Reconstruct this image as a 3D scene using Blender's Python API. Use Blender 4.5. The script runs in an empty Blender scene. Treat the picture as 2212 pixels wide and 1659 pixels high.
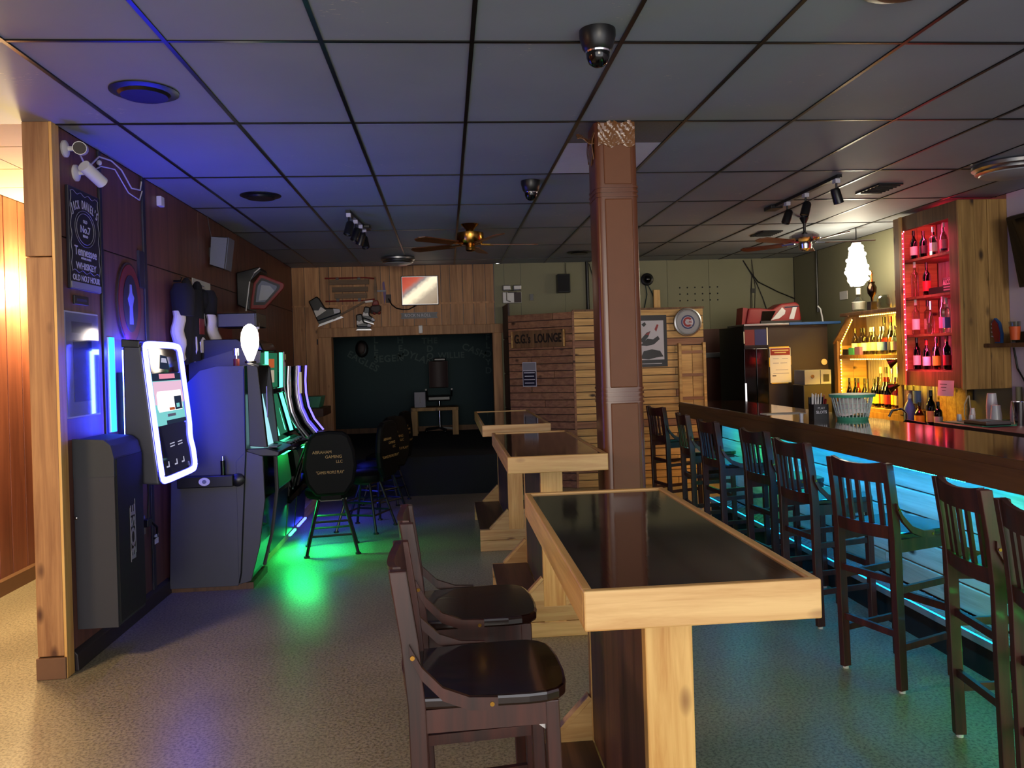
import bpy, bmesh, math, random
from mathutils import Vector, Matrix, Euler
R = math.radians
rnd = random.Random(7)
S = bpy.context.scene
COL = S.collection

# ------------------------------------------------------------------ camera, world, big lights, exposure
cam_d = bpy.data.cameras.new('camera')
cam = bpy.data.objects.new('camera', cam_d)
COL.objects.link(cam)
cam_d.sensor_width = 36.0
cam_d.lens = 36.0 * 1720 / 2212
cam_d.shift_y = -51.5 / 2212
cam_d.clip_start = 0.05
yaw, pitch, roll = 0.08219, -0.00046, -0.03025
fw = Vector((math.sin(yaw) * math.cos(pitch), math.cos(yaw) * math.cos(pitch), math.sin(pitch)))
rt = Vector((math.cos(yaw), -math.sin(yaw), 0)); up = rt.cross(fw)
rt2 = rt * math.cos(roll) + up * math.sin(roll); up2 = -rt * math.sin(roll) + up * math.cos(roll)
m = Matrix((rt2, up2, -fw)).transposed().to_4x4()
m.translation = Vector((0, 0, 1.555))
cam.matrix_world = m
S.camera = cam

w = bpy.data.worlds.new('world'); S.world = w; w.use_nodes = True
w.node_tree.nodes['Background'].inputs[0].default_value = (0.74, 0.74, 0.78, 1)
w.node_tree.nodes['Background'].inputs[1].default_value = 3.5

def area(name, loc, direction, size, size_y, power, color=(1, 1, 1), spread=180):
    l = bpy.data.lights.new(name, 'AREA'); l.shape = 'RECTANGLE'; l.size = size; l.size_y = size_y
    l.energy = power; l.color = color; l.spread = R(spread)
    o = bpy.data.objects.new(name, l); COL.objects.link(o); o.location = loc
    o.rotation_euler = Vector(direction).to_track_quat('-Z', 'Y').to_euler()
    return o
def point(name, loc, power, color=(1, 1, 1), r=0.05):
    l = bpy.data.lights.new(name, 'POINT'); l.energy = power; l.color = color; l.shadow_soft_size = r
    o = bpy.data.objects.new(name, l); COL.objects.link(o); o.location = loc
    return o
area('storefront_daylight', (0.8, -12.0, 1.75), (0, 1, -0.01), 5.2, 2.2, 500, (1.0, 0.88, 0.70))
point('hall_lamp_light', (-2.98, 6.28, 2.20), 170, (1.0, 0.74, 0.34), 0.10)
area('jukebox_back_glow', (-1.93, 5.12, 1.74), (.18, 0, 1), .05, .6, 26, (.012, .012, 1.0))
area('jukebox_side_glow', (-1.90, 5.47, 1.35), (.35, 1, -.05), .05, .6, 5, (.012, .03, 1.0))
area('added_warm_fill', (-2.9, 2.4, 2.6), (0.1, 0.1, -1), 0.5, 0.5, 62, (1.0, 0.74, 0.42))  # unseen fill lamp, added to warm the floor at left
area('hall_near_light', (-2.70, 5.0, 2.74), (-.1, -.25, -1), 0.4, 0.4, 75, (1.0, 0.70, 0.34))

S.view_settings.view_transform = 'Standard'
S.view_settings.look = 'None'
S.view_settings.gamma = 1.0
S.view_settings.use_curve_mapping = False
S.view_settings.exposure = 0.0
try:
    S.cycles.max_bounces = 7; S.cycles.diffuse_bounces = 3; S.cycles.glossy_bounces = 3
    S.cycles.transparent_max_bounces = 12; S.cycles.transmission_bounces = 4
    S.cycles.sample_clamp_indirect = 4.0; S.cycles.use_denoising = True
    S.cycles.caustics_reflective = False; S.cycles.caustics_refractive = False
except Exception:
    pass

# ------------------------------------------------------------------ helpers: materials
def lin(c):
    return tuple(((x / 255) / 12.92 if x / 255 <= 0.04045 else ((x / 255 + 0.055) / 1.055) ** 2.4) for x in c)
def nodes(mt):
    return mt.node_tree.nodes, mt.node_tree.links
def base_mat(name):
    mt = bpy.data.materials.new(name); mt.use_nodes = True
    return mt, mt.node_tree.nodes['Principled BSDF']
def plain(name, c, rough=0.5, metal=0.0, var=0.12, scale=14.0, bump=0.0, spec=0.5):
    """procedural colour with soft mottling"""
    mt, b = base_mat(name); n, l = nodes(mt)
    c = lin(c)
    tc = n.new('ShaderNodeTexCoord'); nz = n.new('ShaderNodeTexNoise')
    nz.inputs['Scale'].default_value = scale; nz.inputs['Detail'].default_value = 3
    l.new(tc.outputs['Object'], nz.inputs['Vector'])
    mx = n.new('ShaderNodeMix'); mx.data_type = 'RGBA'
    mx.inputs[6].default_value = (*[x * (1 - var) for x in c], 1); mx.inputs[7].default_value = (*[min(1, x * (1 + var)) for x in c], 1)
    l.new(nz.outputs[0], mx.inputs[0]); l.new(mx.outputs[2], b.inputs['Base Color'])
    b.inputs['Roughness'].default_value = rough; b.inputs['Metallic'].default_value = metal
    b.inputs['Specular IOR Level'].default_value = spec
    if bump:
        bp = n.new('ShaderNodeBump'); bp.inputs['Strength'].default_value = bump; bp.inputs['Distance'].default_value = 0.004
        l.new(nz.outputs[0], bp.inputs['Height']); l.new(bp.outputs[0], b.inputs['Normal'])
    return mt
def wood(name, light, dark, axis='z', rough=0.45, knots=0.0, grain=26.0, kscale=2.2, coat=0.0, knotc=(60, 34, 18)):
    mt, b = base_mat(name); n, l = nodes(mt)
    tc = n.new('ShaderNodeTexCoord'); oi = n.new('ShaderNodeObjectInfo')
    mul = n.new('ShaderNodeMath'); mul.operation = 'MULTIPLY'; mul.inputs[1].default_value = 37.0
    l.new(oi.outputs['Random'], mul.inputs[0])
    add = n.new('ShaderNodeVectorMath'); add.operation = 'ADD'
    l.new(tc.outputs['Object'], add.inputs[0]); l.new(mul.outputs[0], add.inputs[1])
    mp = n.new('ShaderNodeMapping'); sc = {'x': (0.06, 1, 1), 'y': (1, 0.06, 1), 'z': (1, 1, 0.06)}[axis]
    mp.inputs['Scale'].default_value = sc
    l.new(add.outputs[0], mp.inputs['Vector'])
    nz = n.new('ShaderNodeTexNoise'); nz.inputs['Scale'].default_value = grain; nz.inputs['Detail'].default_value = 5
    nz.inputs['Roughness'].default_value = 0.62; nz.inputs['Distortion'].default_value = 0.5
    l.new(mp.outputs[0], nz.inputs['Vector'])
    cr = n.new('ShaderNodeValToRGB')
    cr.color_ramp.elements[0].position = 0.32; cr.color_ramp.elements[0].color = (*lin(dark), 1)
    cr.color_ramp.elements[1].position = 0.66; cr.color_ramp.elements[1].color = (*lin(light), 1)
    l.new(nz.outputs[0], cr.inputs[0])
    out = cr.outputs[0]
    # board to board variation
    hs = n.new('ShaderNodeHueSaturation')
    mr = n.new('ShaderNodeMapRange'); mr.inputs[3].default_value = 0.84; mr.inputs[4].default_value = 1.12
    l.new(oi.outputs['Random'], mr.inputs[0]); l.new(mr.outputs[0], hs.inputs['Value']); l.new(out, hs.inputs['Color'])
    out = hs.outputs[0]
    if knots:
        mp2 = n.new('ShaderNodeMapping'); s2 = {'x': (0.45, 1, 1), 'y': (1, 0.45, 1), 'z': (1, 1, 0.45)}[axis]
        mp2.inputs['Scale'].default_value = s2; l.new(add.outputs[0], mp2.inputs['Vector'])
        vo = n.new('ShaderNodeTexVoronoi'); vo.inputs['Scale'].default_value = kscale * 2.2
        l.new(mp2.outputs[0], vo.inputs['Vector'])
        kr = n.new('ShaderNodeValToRGB')
        kr.color_ramp.elements[0].position = 0.06 * knots; kr.color_ramp.elements[0].color = (1, 1, 1, 1)
        kr.color_ramp.elements[1].position = 0.17 * knots; kr.color_ramp.elements[1].color = (0, 0, 0, 1)
        l.new(vo.outputs['Distance'], kr.inputs[0])
        mx = n.new('ShaderNodeMix'); mx.data_type = 'RGBA'; mx.inputs[7].default_value = (*lin(knotc), 1)
        l.new(kr.outputs[0], mx.inputs[0]); l.new(out, mx.inputs[6]); out = mx.outputs[2]
    l.new(out, b.inputs['Base Color'])
    b.inputs['Roughness'].default_value = rough
    b.inputs['Coat Weight'].default_value = coat; b.inputs['Coat Roughness'].default_value = 0.08
    bp = n.new('ShaderNodeBump'); bp.inputs['Strength'].default_value = 0.12; bp.inputs['Distance'].default_value = 0.003
    l.new(nz.outputs[0], bp.inputs['Height']); l.new(bp.outputs[0], b.inputs['Normal'])
    return mt
def emit(name, c, strength, linear=False):
    mt = bpy.data.materials.new(name); mt.use_nodes = True; n, l = nodes(mt)
    n.clear(); e = n.new('ShaderNodeEmission'); o = n.new('ShaderNodeOutputMaterial')
    e.inputs[0].default_value = (*(c if linear else lin(c)), 1); e.inputs[1].default_value = strength
    l.new(e.outputs[0], o.inputs[0])
    return mt
def glass(name, tint, gloss=0.05, blend=0.35):
    mt = bpy.data.materials.new(name); mt.use_nodes = True; n, l = nodes(mt); n.clear()
    t = n.new('ShaderNodeBsdfTransparent'); t.inputs[0].default_value = (*lin(tint), 1)
    g = n.new('ShaderNodeBsdfGlossy'); g.inputs['Roughness'].default_value = gloss
    f = n.new('ShaderNodeLayerWeight'); f.inputs[0].default_value = blend
    mx = n.new('ShaderNodeMixShader'); o = n.new('ShaderNodeOutputMaterial')
    l.new(f.outputs['Facing'], mx.inputs[0]); l.new(t.outputs[0], mx.inputs[1]); l.new(g.outputs[0], mx.inputs[2]); l.new(mx.outputs[0], o.inputs[0])
    return mt

M = {}
M['pine'] = wood('pine', (218, 178, 116), (188, 138, 78), 'x', 0.42, 1.15, 30, 4.2, knotc=(120, 70, 34))
M['pine_z'] = wood('pine_upright', (232, 186, 112), (200, 142, 72), 'z', 0.42, 0.5, 30, 1.6, knotc=(120, 70, 34))
M['pine_y'] = wood('pine_side', (222, 178, 112), (186, 134, 72), 'y', 0.42, 0.8, 30, 2.6, knotc=(110, 66, 34))
M['stain'] = wood('brown_stain', (104, 70, 50), (66, 42, 32), 'z', 0.5, 0.6, 22, 1.6)
M['stain_y'] = wood('brown_stain_side', (100, 68, 50), (64, 42, 32), 'y', 0.45, 0.6, 22, 1.6)
M['post'] = wood('worn_pine_post', (176, 130, 84), (132, 88, 54), 'z', 0.55, 1.0, 24, 3.0, knotc=(84, 48, 28))
M['cedar'] = wood('cedar_board', (194, 142, 96), (144, 98, 62), 'z', 0.6, 0.45, 22, 2.0)
M['pale_board'] = wood('pale_plank', (226, 184, 118), (180, 136, 78), 'x', 0.6, 0.9, 24, 2.6)
M['pink_board'] = wood('reddish_plank', (172, 122, 90), (126, 84, 62), 'x', 0.6, 0.9, 24, 2.6)
M['rough_board'] = wood('rough_knotty_board', (186, 146, 84), (130, 96, 48), 'z', 0.6, 1.3, 20, 3.4, knotc=(60, 40, 20))
M['frame_board'] = wood('cabinet_frame_board', (128, 92, 58), (88, 60, 36), 'z', 0.6, 1.0, 20, 3.0)
M['bar_board'] = wood('bar_front_board', (206, 196, 176), (164, 152, 130), 'y', 0.38, 1.0, 24, 3.0, knotc=(60, 44, 30))
M['fascia'] = wood('bar_fascia', (120, 82, 44), (92, 60, 30), 'y', 0.38, 0.0, 18)
M['bartop'] = wood('bar_top_lacquer', (110, 62, 28), (66, 34, 14), 'y', 0.10, 0.0, 14, coat=1.0)
M['mahogany'] = wood('dark_mahogany', (78, 34, 24), (40, 18, 14), 'z', 0.45, 0.0, 20, coat=0.10)
M['seatwood'] = wood('dark_seat', (40, 18, 14), (22, 10, 9), 'x', 0.16, 0.0, 20, coat=0.5)
M['panelwall'] = wood('red_brown_panel', (118, 74, 60), (86, 50, 42), 'z', 0.45, 0.4, 16, 1.2)
M['hallwall'] = wood('warm_hall_panel', (142, 82, 62), (108, 58, 44), 'z', 0.42, 0.0, 12)
M['batten'] = plain('navy_batten', (30, 30, 44), 0.4)
M['green_wall'] = plain('grey_green_paint', (134, 130, 102), 0.7, var=0.06, scale=3)
M['lav_wall'] = plain('pale_lavender_paint', (226, 214, 226), 0.7, var=0.05, scale=3)
M['teal_wall'] = plain('dark_teal_paint', (26, 50, 54), 0.75, var=0.15, scale=2)
M['black_carpet'] = plain('black_carpet', (22, 25, 25), 0.95, var=0.3, scale=60)
M['base_dark'] = plain('dark_cove_base', (42, 32, 36), 0.5)
M['base_brown'] = plain('brown_cove_base', (110, 76, 52), 0.6)
M['black'] = plain('black_plastic', (18, 18, 20), 0.35)
M['black_matte'] = plain('black_matte', (16, 16, 18), 0.8)
M['black_gloss'] = plain('black_gloss', (8, 8, 10), 0.08, var=0.02)
M['vinyl'] = plain('black_vinyl', (8, 8, 10), 0.6, var=0.15, scale=40, bump=0.1, spec=0.14)
M['chrome'] = plain('chrome', (210, 210, 214), 0.14, 1.0, 0.03)
M['alu'] = plain('brushed_aluminium', (168, 168, 170), 0.32, 1.0, 0.05)
M['diamond'] = plain('diamond_plate', (150, 156, 160), 0.40, 0.25, 0.08)
M['brass'] = plain('brass', (176, 130, 58), 0.22, 1.0, 0.05)
M['brass_dark'] = plain('tarnished_brass', (70, 52, 40), 0.25, 1.0, 0.05)
M['white'] = plain('white_plastic', (214, 210, 208), 0.4, var=0.04)
M['cloth_white'] = plain('white_cloth', (214, 206, 206), 0.85, var=0.08)
M['cloth_black'] = plain('black_cloth', (18, 17, 24), 0.9, var=0.2)
M['paper'] = plain('paper', (222, 216, 200), 0.8, var=0.04)
M['paper_lav'] = plain('pale_note_paper', (214, 200, 206), 0.8, var=0.04)
M['grey_lam'] = plain('grey_laminate', (64, 64, 74), 0.45, var=0.05)
M['grey_mid'] = plain('grey_speaker_face', (104, 108, 124), 0.5, var=0.05)
M['speaker_front'] = plain('speaker_front', (46, 46, 54), 0.6, var=0.06)
M['speaker'] = plain('speaker_grey', (48, 50, 56), 0.7, var=0.08, scale=120)
M['navy_sign'] = plain('navy_sign', (28, 26, 40), 0.4)
M['print'] = plain('pale_print', (196, 194, 206), 0.6, var=0.02)
M['print_dim'] = plain('dim_print', (140, 138, 150), 0.6, var=0.02)
M['print_dark'] = plain('dark_print', (52, 46, 44), 0.7, var=0.02)
M['gold_print'] = plain('gold_print', (176, 138, 80), 0.5, var=0.03)
M['wall_letter'] = plain('dull_wall_letter', (64, 82, 80), 0.7, var=0.03)
M['carve'] = plain('burnt_carving', (30, 16, 10), 0.8)
M['red'] = plain('red_paint', (140, 24, 26), 0.35)
M['red_dull'] = plain('dull_red', (120, 32, 30), 0.5)
M['blue_logo'] = plain('logo_blue', (34, 44, 96), 0.4)
M['door_brown'] = plain('brown_door', (92, 48, 36), 0.5, var=0.08, scale=4)
M['brown_lam'] = plain('brown_laminate', (44, 30, 20), 0.5, var=0.06, scale=3)
M['tape'] = plain('clear_brown_tape', (120, 80, 48), 0.14, var=0.25, scale=40, bump=0.8)
M['leather'] = plain('brown_vinyl_wrap', (112, 68, 42), 0.5, var=0.14, scale=7, bump=0.15, spec=0.3)
M['leather_seam'] = plain('vinyl_wrap_edge', (104, 60, 38), 0.28, var=0.1, scale=7)
M['tee'] = plain('black_ceiling_bar', (22, 22, 24), 0.28, 0.3)
M['foil_tile'] = plain('grey_flake_tile', (92, 98, 108), 0.4, var=0.35, scale=90)
M['rib_tile'] = plain('white_rib_tile', (232, 228, 236), 0.5, var=0.05)
M['hall_tile'] = plain('cream_hall_tile', (216, 196, 156), 0.8, var=0.04)
M['teal_bin'] = plain('teal_plastic', (64, 150, 120), 0.45)
M['basket'] = plain('pale_basket', (190, 206, 200), 0.45)
M['blue_board'] = plain('blue_board', (40, 84, 140), 0.5)
M['sled'] = wood('sled_slat', (120, 92, 66), (90, 66, 46), 'x', 0.6)
M['fan_blade'] = wood('fan_blade', (128, 74, 34), (84, 46, 20), 'x', 0.35)
M['frosted'] = plain('frosted_lens', (150, 152, 158), 0.35, var=0.03)
M['cup'] = plain('clear_cup_plastic', (206, 206, 214), 0.25, var=0.03)
M['panel_dark'] = plain('dark_side_panel', (56, 40, 40), 0.6)
# ceiling tile: grey painted fibre with faint flecks
def ceil_mat():
    mt, b = base_mat('painted_ceiling_tile'); n, l = nodes(mt)
    tc = n.new('ShaderNodeTexCoord'); nz = n.new('ShaderNodeTexNoise'); nz.inputs['Scale'].default_value = 2.2; nz.inputs['Detail'].default_value = 4
    l.new(tc.outputs['Object'], nz.inputs['Vector'])
    cr = n.new('ShaderNodeValToRGB'); cr.color_ramp.elements[0].color = (*lin((138, 145, 156)), 1); cr.color_ramp.elements[1].color = (*lin((156, 163, 172)), 1)
    l.new(nz.outputs[0], cr.inputs[0])
    mp = n.new('ShaderNodeMapping'); mp.inputs['Scale'].default_value = (14, 60, 14); l.new(tc.outputs['Object'], mp.inputs['Vector'])
    n2 = n.new('ShaderNodeTexNoise'); n2.inputs['Scale'].default_value = 2.2; n2.inputs['Detail'].default_value = 2; l.new(mp.outputs[0], n2.inputs['Vector'])
    n3 = n.new('ShaderNodeTexNoise'); n3.inputs['Scale'].default_value = 3.0; l.new(tc.outputs['Object'], n3.inputs['Vector'])
    ml = n.new('ShaderNodeMath'); ml.operation = 'MULTIPLY'; l.new(n2.outputs[0], ml.inputs[0]); l.new(n3.outputs[0], ml.inputs[1])
    c2 = n.new('ShaderNodeValToRGB'); c2.color_ramp.elements[0].position = 0.455; c2.color_ramp.elements[1].position = 0.48
    l.new(ml.outputs[0], c2.inputs[0])
    mx = n.new('ShaderNodeMix'); mx.data_type = 'RGBA'; mx.inputs[7].default_value = (*lin((200, 196, 180)), 1)
    l.new(c2.outputs[0], mx.inputs[0]); l.new(cr.outputs[0], mx.inputs[6]); l.new(mx.outputs[2], b.inputs['Base Color'])
    b.inputs['Roughness'].default_value = 0.62
    return mt
M['tile'] = ceil_mat()
def floor_mat():
    mt, b = base_mat('speckled_linoleum'); n, l = nodes(mt)
    tc = n.new('ShaderNodeTexCoord')
    n1 = n.new('ShaderNodeTexNoise'); n1.inputs['Scale'].default_value = 75; n1.inputs['Detail'].default_value = 4; n1.inputs['Roughness'].default_value = 0.7
    l.new(tc.outputs['Object'], n1.inputs['Vector'])
    n2 = n.new('ShaderNodeTexNoise'); n2.inputs['Scale'].default_value = 1.6; n2.inputs['Detail'].default_value = 4
    l.new(tc.outputs['Object'], n2.inputs['Vector'])
    cr = n.new('ShaderNodeValToRGB')
    cr.color_ramp.elements[0].position = 0.36; cr.color_ramp.elements[0].color = (*lin((100, 92, 76)), 1)
    cr.color_ramp.elements[1].position = 0.56; cr.color_ramp.elements[1].color = (*lin((164, 152, 128)), 1)
    l.new(n1.outputs[0], cr.inputs[0])
    hs = n.new('ShaderNodeHueSaturation'); mr = n.new('ShaderNodeMapRange'); mr.inputs[1].default_value = 0.3; mr.inputs[2].default_value = 0.7
    mr.inputs[3].default_value = 0.80; mr.inputs[4].default_value = 1.08
    l.new(n2.outputs[0], mr.inputs[0]); l.new(mr.outputs[0], hs.inputs['Value']); l.new(cr.outputs[0], hs.inputs['Color'])
    l.new(hs.outputs[0], b.inputs['Base Color'])
    m2 = n.new('ShaderNodeMapRange'); m2.inputs[3].default_value = 0.26; m2.inputs[4].default_value = 0.44
    l.new(n2.outputs[0], m2.inputs[0]); l.new(m2.outputs[0], b.inputs['Roughness'])
    bp = n.new('ShaderNodeBump'); bp.inputs['Strength'].default_value = 0.04; bp.inputs['Distance'].default_value = 0.001
    l.new(n1.outputs[0], bp.inputs['Height']); l.new(bp.outputs[0], b.inputs['Normal'])
    return mt
M['floor'] = floor_mat()
M['led_blue'] = emit('blue_led', (0.035, 0.06, 1.0), 110, True)
M['led_border'] = emit('jukebox_border_led', (0.055, 0.06, 1.0), 20.0, True)
M['led_cyan_wall'] = emit('cyan_blue_led', (0.004, 0.36, 1.0), 125, True)
M['led_cyan'] = emit('cyan_led', (0.02, 0.46, 0.95), 11, True)
M['led_blue3'] = emit('machine_blue_led', (0.03, 0.05, 1.0), 14, True)
M['led_blue2'] = emit('pale_blue_led', (0.03, 0.42, 1.0), 3.0, True)
M['scr_pink2'] = emit('screen_pale_pink', (0.85, 0.55, 0.72), 1.0, True)
M['led_green'] = emit('green_led', (0.02, 0.90, 0.14), 95, True)
M['led_belly'] = emit('belly_led', (0.02, 0.90, 0.16), 14, True)
M['led_step'] = emit('step_led', (0.01, 0.42, 1.0), 4, True)
M['led_red'] = emit('red_led', (1.0, 0.03, 0.08), 3.0, True)
M['led_red_hot'] = emit('red_led_bulb', (1.0, 0.22, 0.24), 10, True)
M['led_amber'] = emit('amber_led', (1.0, 0.45, 0.03), 3.0, True)
M['led_amber_hot'] = emit('amber_led_bulb', (1.0, 0.70, 0.22), 12, True)
M['neon_green'] = emit('green_tube', (0.10, 1.0, 0.52), 3.0, True)
M['neon_blue'] = emit('violet_tube', (0.13, 0.10, 1.0), 4.0, True)
M['lamp_warm'] = emit('warm_bulb', (1.0, 0.90, 0.66), 24, True)
M['lamp_oval'] = emit('oval_lamp', (1.0, 0.86, 0.70), 9, True)
M['ice'] = emit('pale_screen', (0.42, 0.86, 0.95), 1.0, True)
M['scr_white'] = emit('screen_white', (1.0, 0.95, 0.96), 1.3, True)
M['scr_pink'] = emit('screen_pink', (0.85, 0.30, 0.42), 1.0, True)
M['scr_cyan'] = emit('screen_cyan', (0.22, 0.66, 0.66), 1.0, True)
M['scr_cream'] = emit('screen_cream', (0.62, 0.52, 0.38), 0.7, True)
M['scr_dark'] = emit('screen_dark', (0.02, 0.03, 0.06), 1.0, True)
M['scr_orange'] = emit('screen_orange', (0.75, 0.16, 0.05), 0.6, True)
M['scr_glass_green'] = emit('screen_green_glow', (0.02, 0.14, 0.07), 1.0, True)
M['icon'] = emit('white_icon', (0.6, 0.6, 0.8), 0.8, True)
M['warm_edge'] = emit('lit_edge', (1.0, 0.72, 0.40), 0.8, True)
M['g_clear'] = glass('clear_glass', (226, 228, 222))
M['g_amber'] = glass('amber_glass', (206, 128, 40))
M['g_brown'] = glass('brown_glass', (96, 50, 22))
M['g_green'] = glass('green_glass', (60, 120, 56))
M['g_blue'] = glass('blue_glass', (96, 150, 220))
M['g_dark'] = glass('dark_glass', (40, 30, 30))
M['g_pane'] = glass('picture_pane', (236, 238, 244), 0.10, 0.12)

# ------------------------------------------------------------------ helpers: geometry
class MB:
    def __init__(s, off=(0, 0, 0)):
        s.v = []; s.f = []; s.off = Vector(off)
    def add(s, vs, fs):
        k = len(s.v); s.v += [Vector(p) - s.off for p in vs]; s.f += [[i + k for i in q] for q in fs]; return s
    def box(s, a, b):
        x0, y0, z0 = a; x1, y1, z1 = b
        return s.add([(x0, y0, z0), (x1, y0, z0), (x1, y1, z0), (x0, y1, z0), (x0, y0, z1), (x1, y0, z1), (x1, y1, z1), (x0, y1, z1)],
                     [(0, 3, 2, 1), (4, 5, 6, 7), (0, 1, 5, 4), (1, 2, 6, 5), (2, 3, 7, 6), (3, 0, 4, 7)])
    def bar(s, p, q, wx, wy, upv=(0, 0, 1)):
        """box section bar from p to q"""
        p = Vector(p); q = Vector(q); d = (q - p).normalized(); u = Vector(upv)
        if abs(d.dot(u)) > 0.98: u = Vector((1, 0, 0))
        a = d.cross(u).normalized() * wx / 2; b = a.cross(d).normalized() * wy / 2
        vs = [p - a - b, p + a - b, p + a + b, p - a + b, q - a - b, q + a - b, q + a + b, q - a + b]
        return s.add(vs, [(0, 3, 2, 1), (4, 5, 6, 7), (0, 1, 5, 4), (1, 2, 6, 5), (2, 3, 7, 6), (3, 0, 4, 7)])
    def cyl(s, p, q, r0, r1=None, n=12):
        r1 = r0 if r1 is None else r1
        p = Vector(p); q = Vector(q); d = (q - p).normalized(); u = Vector((0, 0, 1)) if abs(d.z) < 0.95 else Vector((1, 0, 0))
        a = d.cross(u).normalized(); b = d.cross(a)
        vs = []
        for c, r in ((p, r0), (q, r1)):
            for i in range(n):
                t = 2 * math.pi * i / n; vs.append(c + (a * math.cos(t) + b * math.sin(t)) * r)
        fs = [(i, (i + 1) % n, n + (i + 1) % n, n + i) for i in range(n)] + [tuple(range(n - 1, -1, -1)), tuple(range(n, 2 * n))]
        return s.add(vs, fs)
    def lathe(s, prof, c=(0, 0, 0), n=16, ax=None, close=True):
        """profile of (r, h) about axis ax (default z)"""
        c = Vector(c); d = Vector(ax or (0, 0, 1)).normalized(); u = Vector((0, 0, 1)) if abs(d.z) < 0.95 else Vector((1, 0, 0))
        a = d.cross(u).normalized(); b = d.cross(a); vs = []
        for r, h in prof:
            r = max(r, 1e-4)
            for i in range(n):
                t = 2 * math.pi * i / n; vs.append(c + d * h + (a * math.cos(t) + b * math.sin(t)) * r)
        fs = [(j * n + i, j * n + (i + 1) % n, (j + 1) * n + (i + 1) % n, (j + 1) * n + i) for j in range(len(prof) - 1) for i in range(n)]
        if close: fs += [tuple(range(n - 1, -1, -1)), tuple(range((len(prof) - 1) * n, len(prof) * n))]
        return s.add(vs, fs)
    def prism(s, pts, axis, a0, a1):
        mk = {'x': lambda p, t: (t, p[0], p[1]), 'y': lambda p, t: (p[0], t, p[1]), 'z': lambda p, t: (p[0], p[1], t)}[axis]
        n = len(pts); vs = [mk(p, a0) for p in pts] + [mk(p, a1) for p in pts]
        return s.add(vs, [tuple(range(n - 1, -1, -1)), tuple(range(n, 2 * n))] + [(i, (i + 1) % n, n + (i + 1) % n, n + i) for i in range(n)])
    def tube(s, path, r, n=6, closed=False):
        path = [Vector(p) for p in path]; k = len(path); vs = []
        for i, p in enumerate(path):
            if closed: d = path[(i + 1) % k] - path[i - 1]
            else: d = path[min(i + 1, k - 1)] - path[max(i - 1, 0)]
            d.normalize(); u = Vector((0, 0, 1)) if abs(d.z) < 0.9 else Vector((1, 0, 0))
            a = d.cross(u).normalized(); b = d.cross(a)
            for j in range(n):
                t = 2 * math.pi * j / n; vs.append(p + (a * math.cos(t) + b * math.sin(t)) * r)
        fs = [(i * n + j, i * n + (j + 1) % n, ((i + 1) % k) * n + (j + 1) % n, ((i + 1) % k) * n + j) for i in range(k if closed else k - 1) for j in range(n)]
        if not closed: fs += [tuple(range(n - 1, -1, -1)), tuple(range((k - 1) * n, k * n))]
        return s.add(vs, fs)
    def ribbon(s, path, wv, tv):
        """flat strap: section wv (half width vector) x tv (half thickness vector) swept along path"""
        wv = Vector(wv); tv = Vector(tv); vs = []; k = len(path)
        for p in path:
            p = Vector(p); vs += [p - wv - tv, p + wv - tv, p + wv + tv, p - wv + tv]
        fs = [(i * 4 + j, i * 4 + (j + 1) % 4, (i + 1) * 4 + (j + 1) % 4, (i + 1) * 4 + j) for i in range(k - 1) for j in range(4)]
        fs += [(3, 2, 1, 0), tuple((k - 1) * 4 + j for j in range(4))]
        return s.add(vs, fs)
    def ball(s, c, r, n=10, sc=(1, 1, 1)):
        c = Vector(c); vs = []; rings = max(4, n // 2 + 1)
        for i in range(1, rings):
            a = math.pi * i / rings
            for j in range(n):
                b = 2 * math.pi * j / n
                vs.append(c + Vector((math.sin(a) * math.cos(b) * sc[0], math.sin(a) * math.sin(b) * sc[1], math.cos(a) * sc[2])) * r)
        vs += [c + Vector((0, 0, r * sc[2])), c - Vector((0, 0, r * sc[2]))]; t = len(vs) - 2
        fs = [(i * n + j, (i + 1) * n + j, (i + 1) * n + (j + 1) % n, i * n + (j + 1) % n) for i in range(rings - 2) for j in range(n)]
        fs += [(t, j, (j + 1) % n) for j in range(n)] + [(t + 1, (rings - 2) * n + (j + 1) % n, (rings - 2) * n + j) for j in range(n)]
        return s.add(vs, fs)
    def sheet(s, fn, nu, nv, thick=(0, 0, 0)):
        """grid fn(u,v)->point, given thickness by an offset vector"""
        th = Vector(thick); vs = [Vector(fn(i / nu, j / nv)) for j in range(nv + 1) for i in range(nu + 1)]
        W = nu + 1; fs = [(j * W + i, j * W + i + 1, (j + 1) * W + i + 1, (j + 1) * W + i) for j in range(nv) for i in range(nu)]
        if th.length:
            k = len(vs); vs += [p + th for p in vs]; fs += [tuple(q + k for q in reversed(f)) for f in fs]
            ed = [i for i in range(nu + 1)] + [j * W + nu for j in range(1, nv + 1)] + [nv * W + i for i in range(nu - 1, -1, -1)] + [j * W for j in range(nv - 1, 0, -1)]
            fs += [(ed[i], ed[i - 1], ed[i - 1] + k, ed[i] + k) for i in range(len(ed))]
        return s.add(vs, fs)
    def mesh(s, name, mt, smooth=False):
        me = bpy.data.meshes.new(name); bm = bmesh.new()
        bv = [bm.verts.new(p) for p in s.v]
        for q in s.f:
            try: bm.faces.new([bv[i] for i in q])
            except ValueError: pass
        bmesh.ops.recalc_face_normals(bm, faces=bm.faces)
        bm.to_mesh(me); bm.free(); me.materials.append(mt)
        if smooth:
            for p in me.polygons: p.use_smooth = True
            me.set_sharp_from_angle(angle=R(38))
        return me

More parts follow.
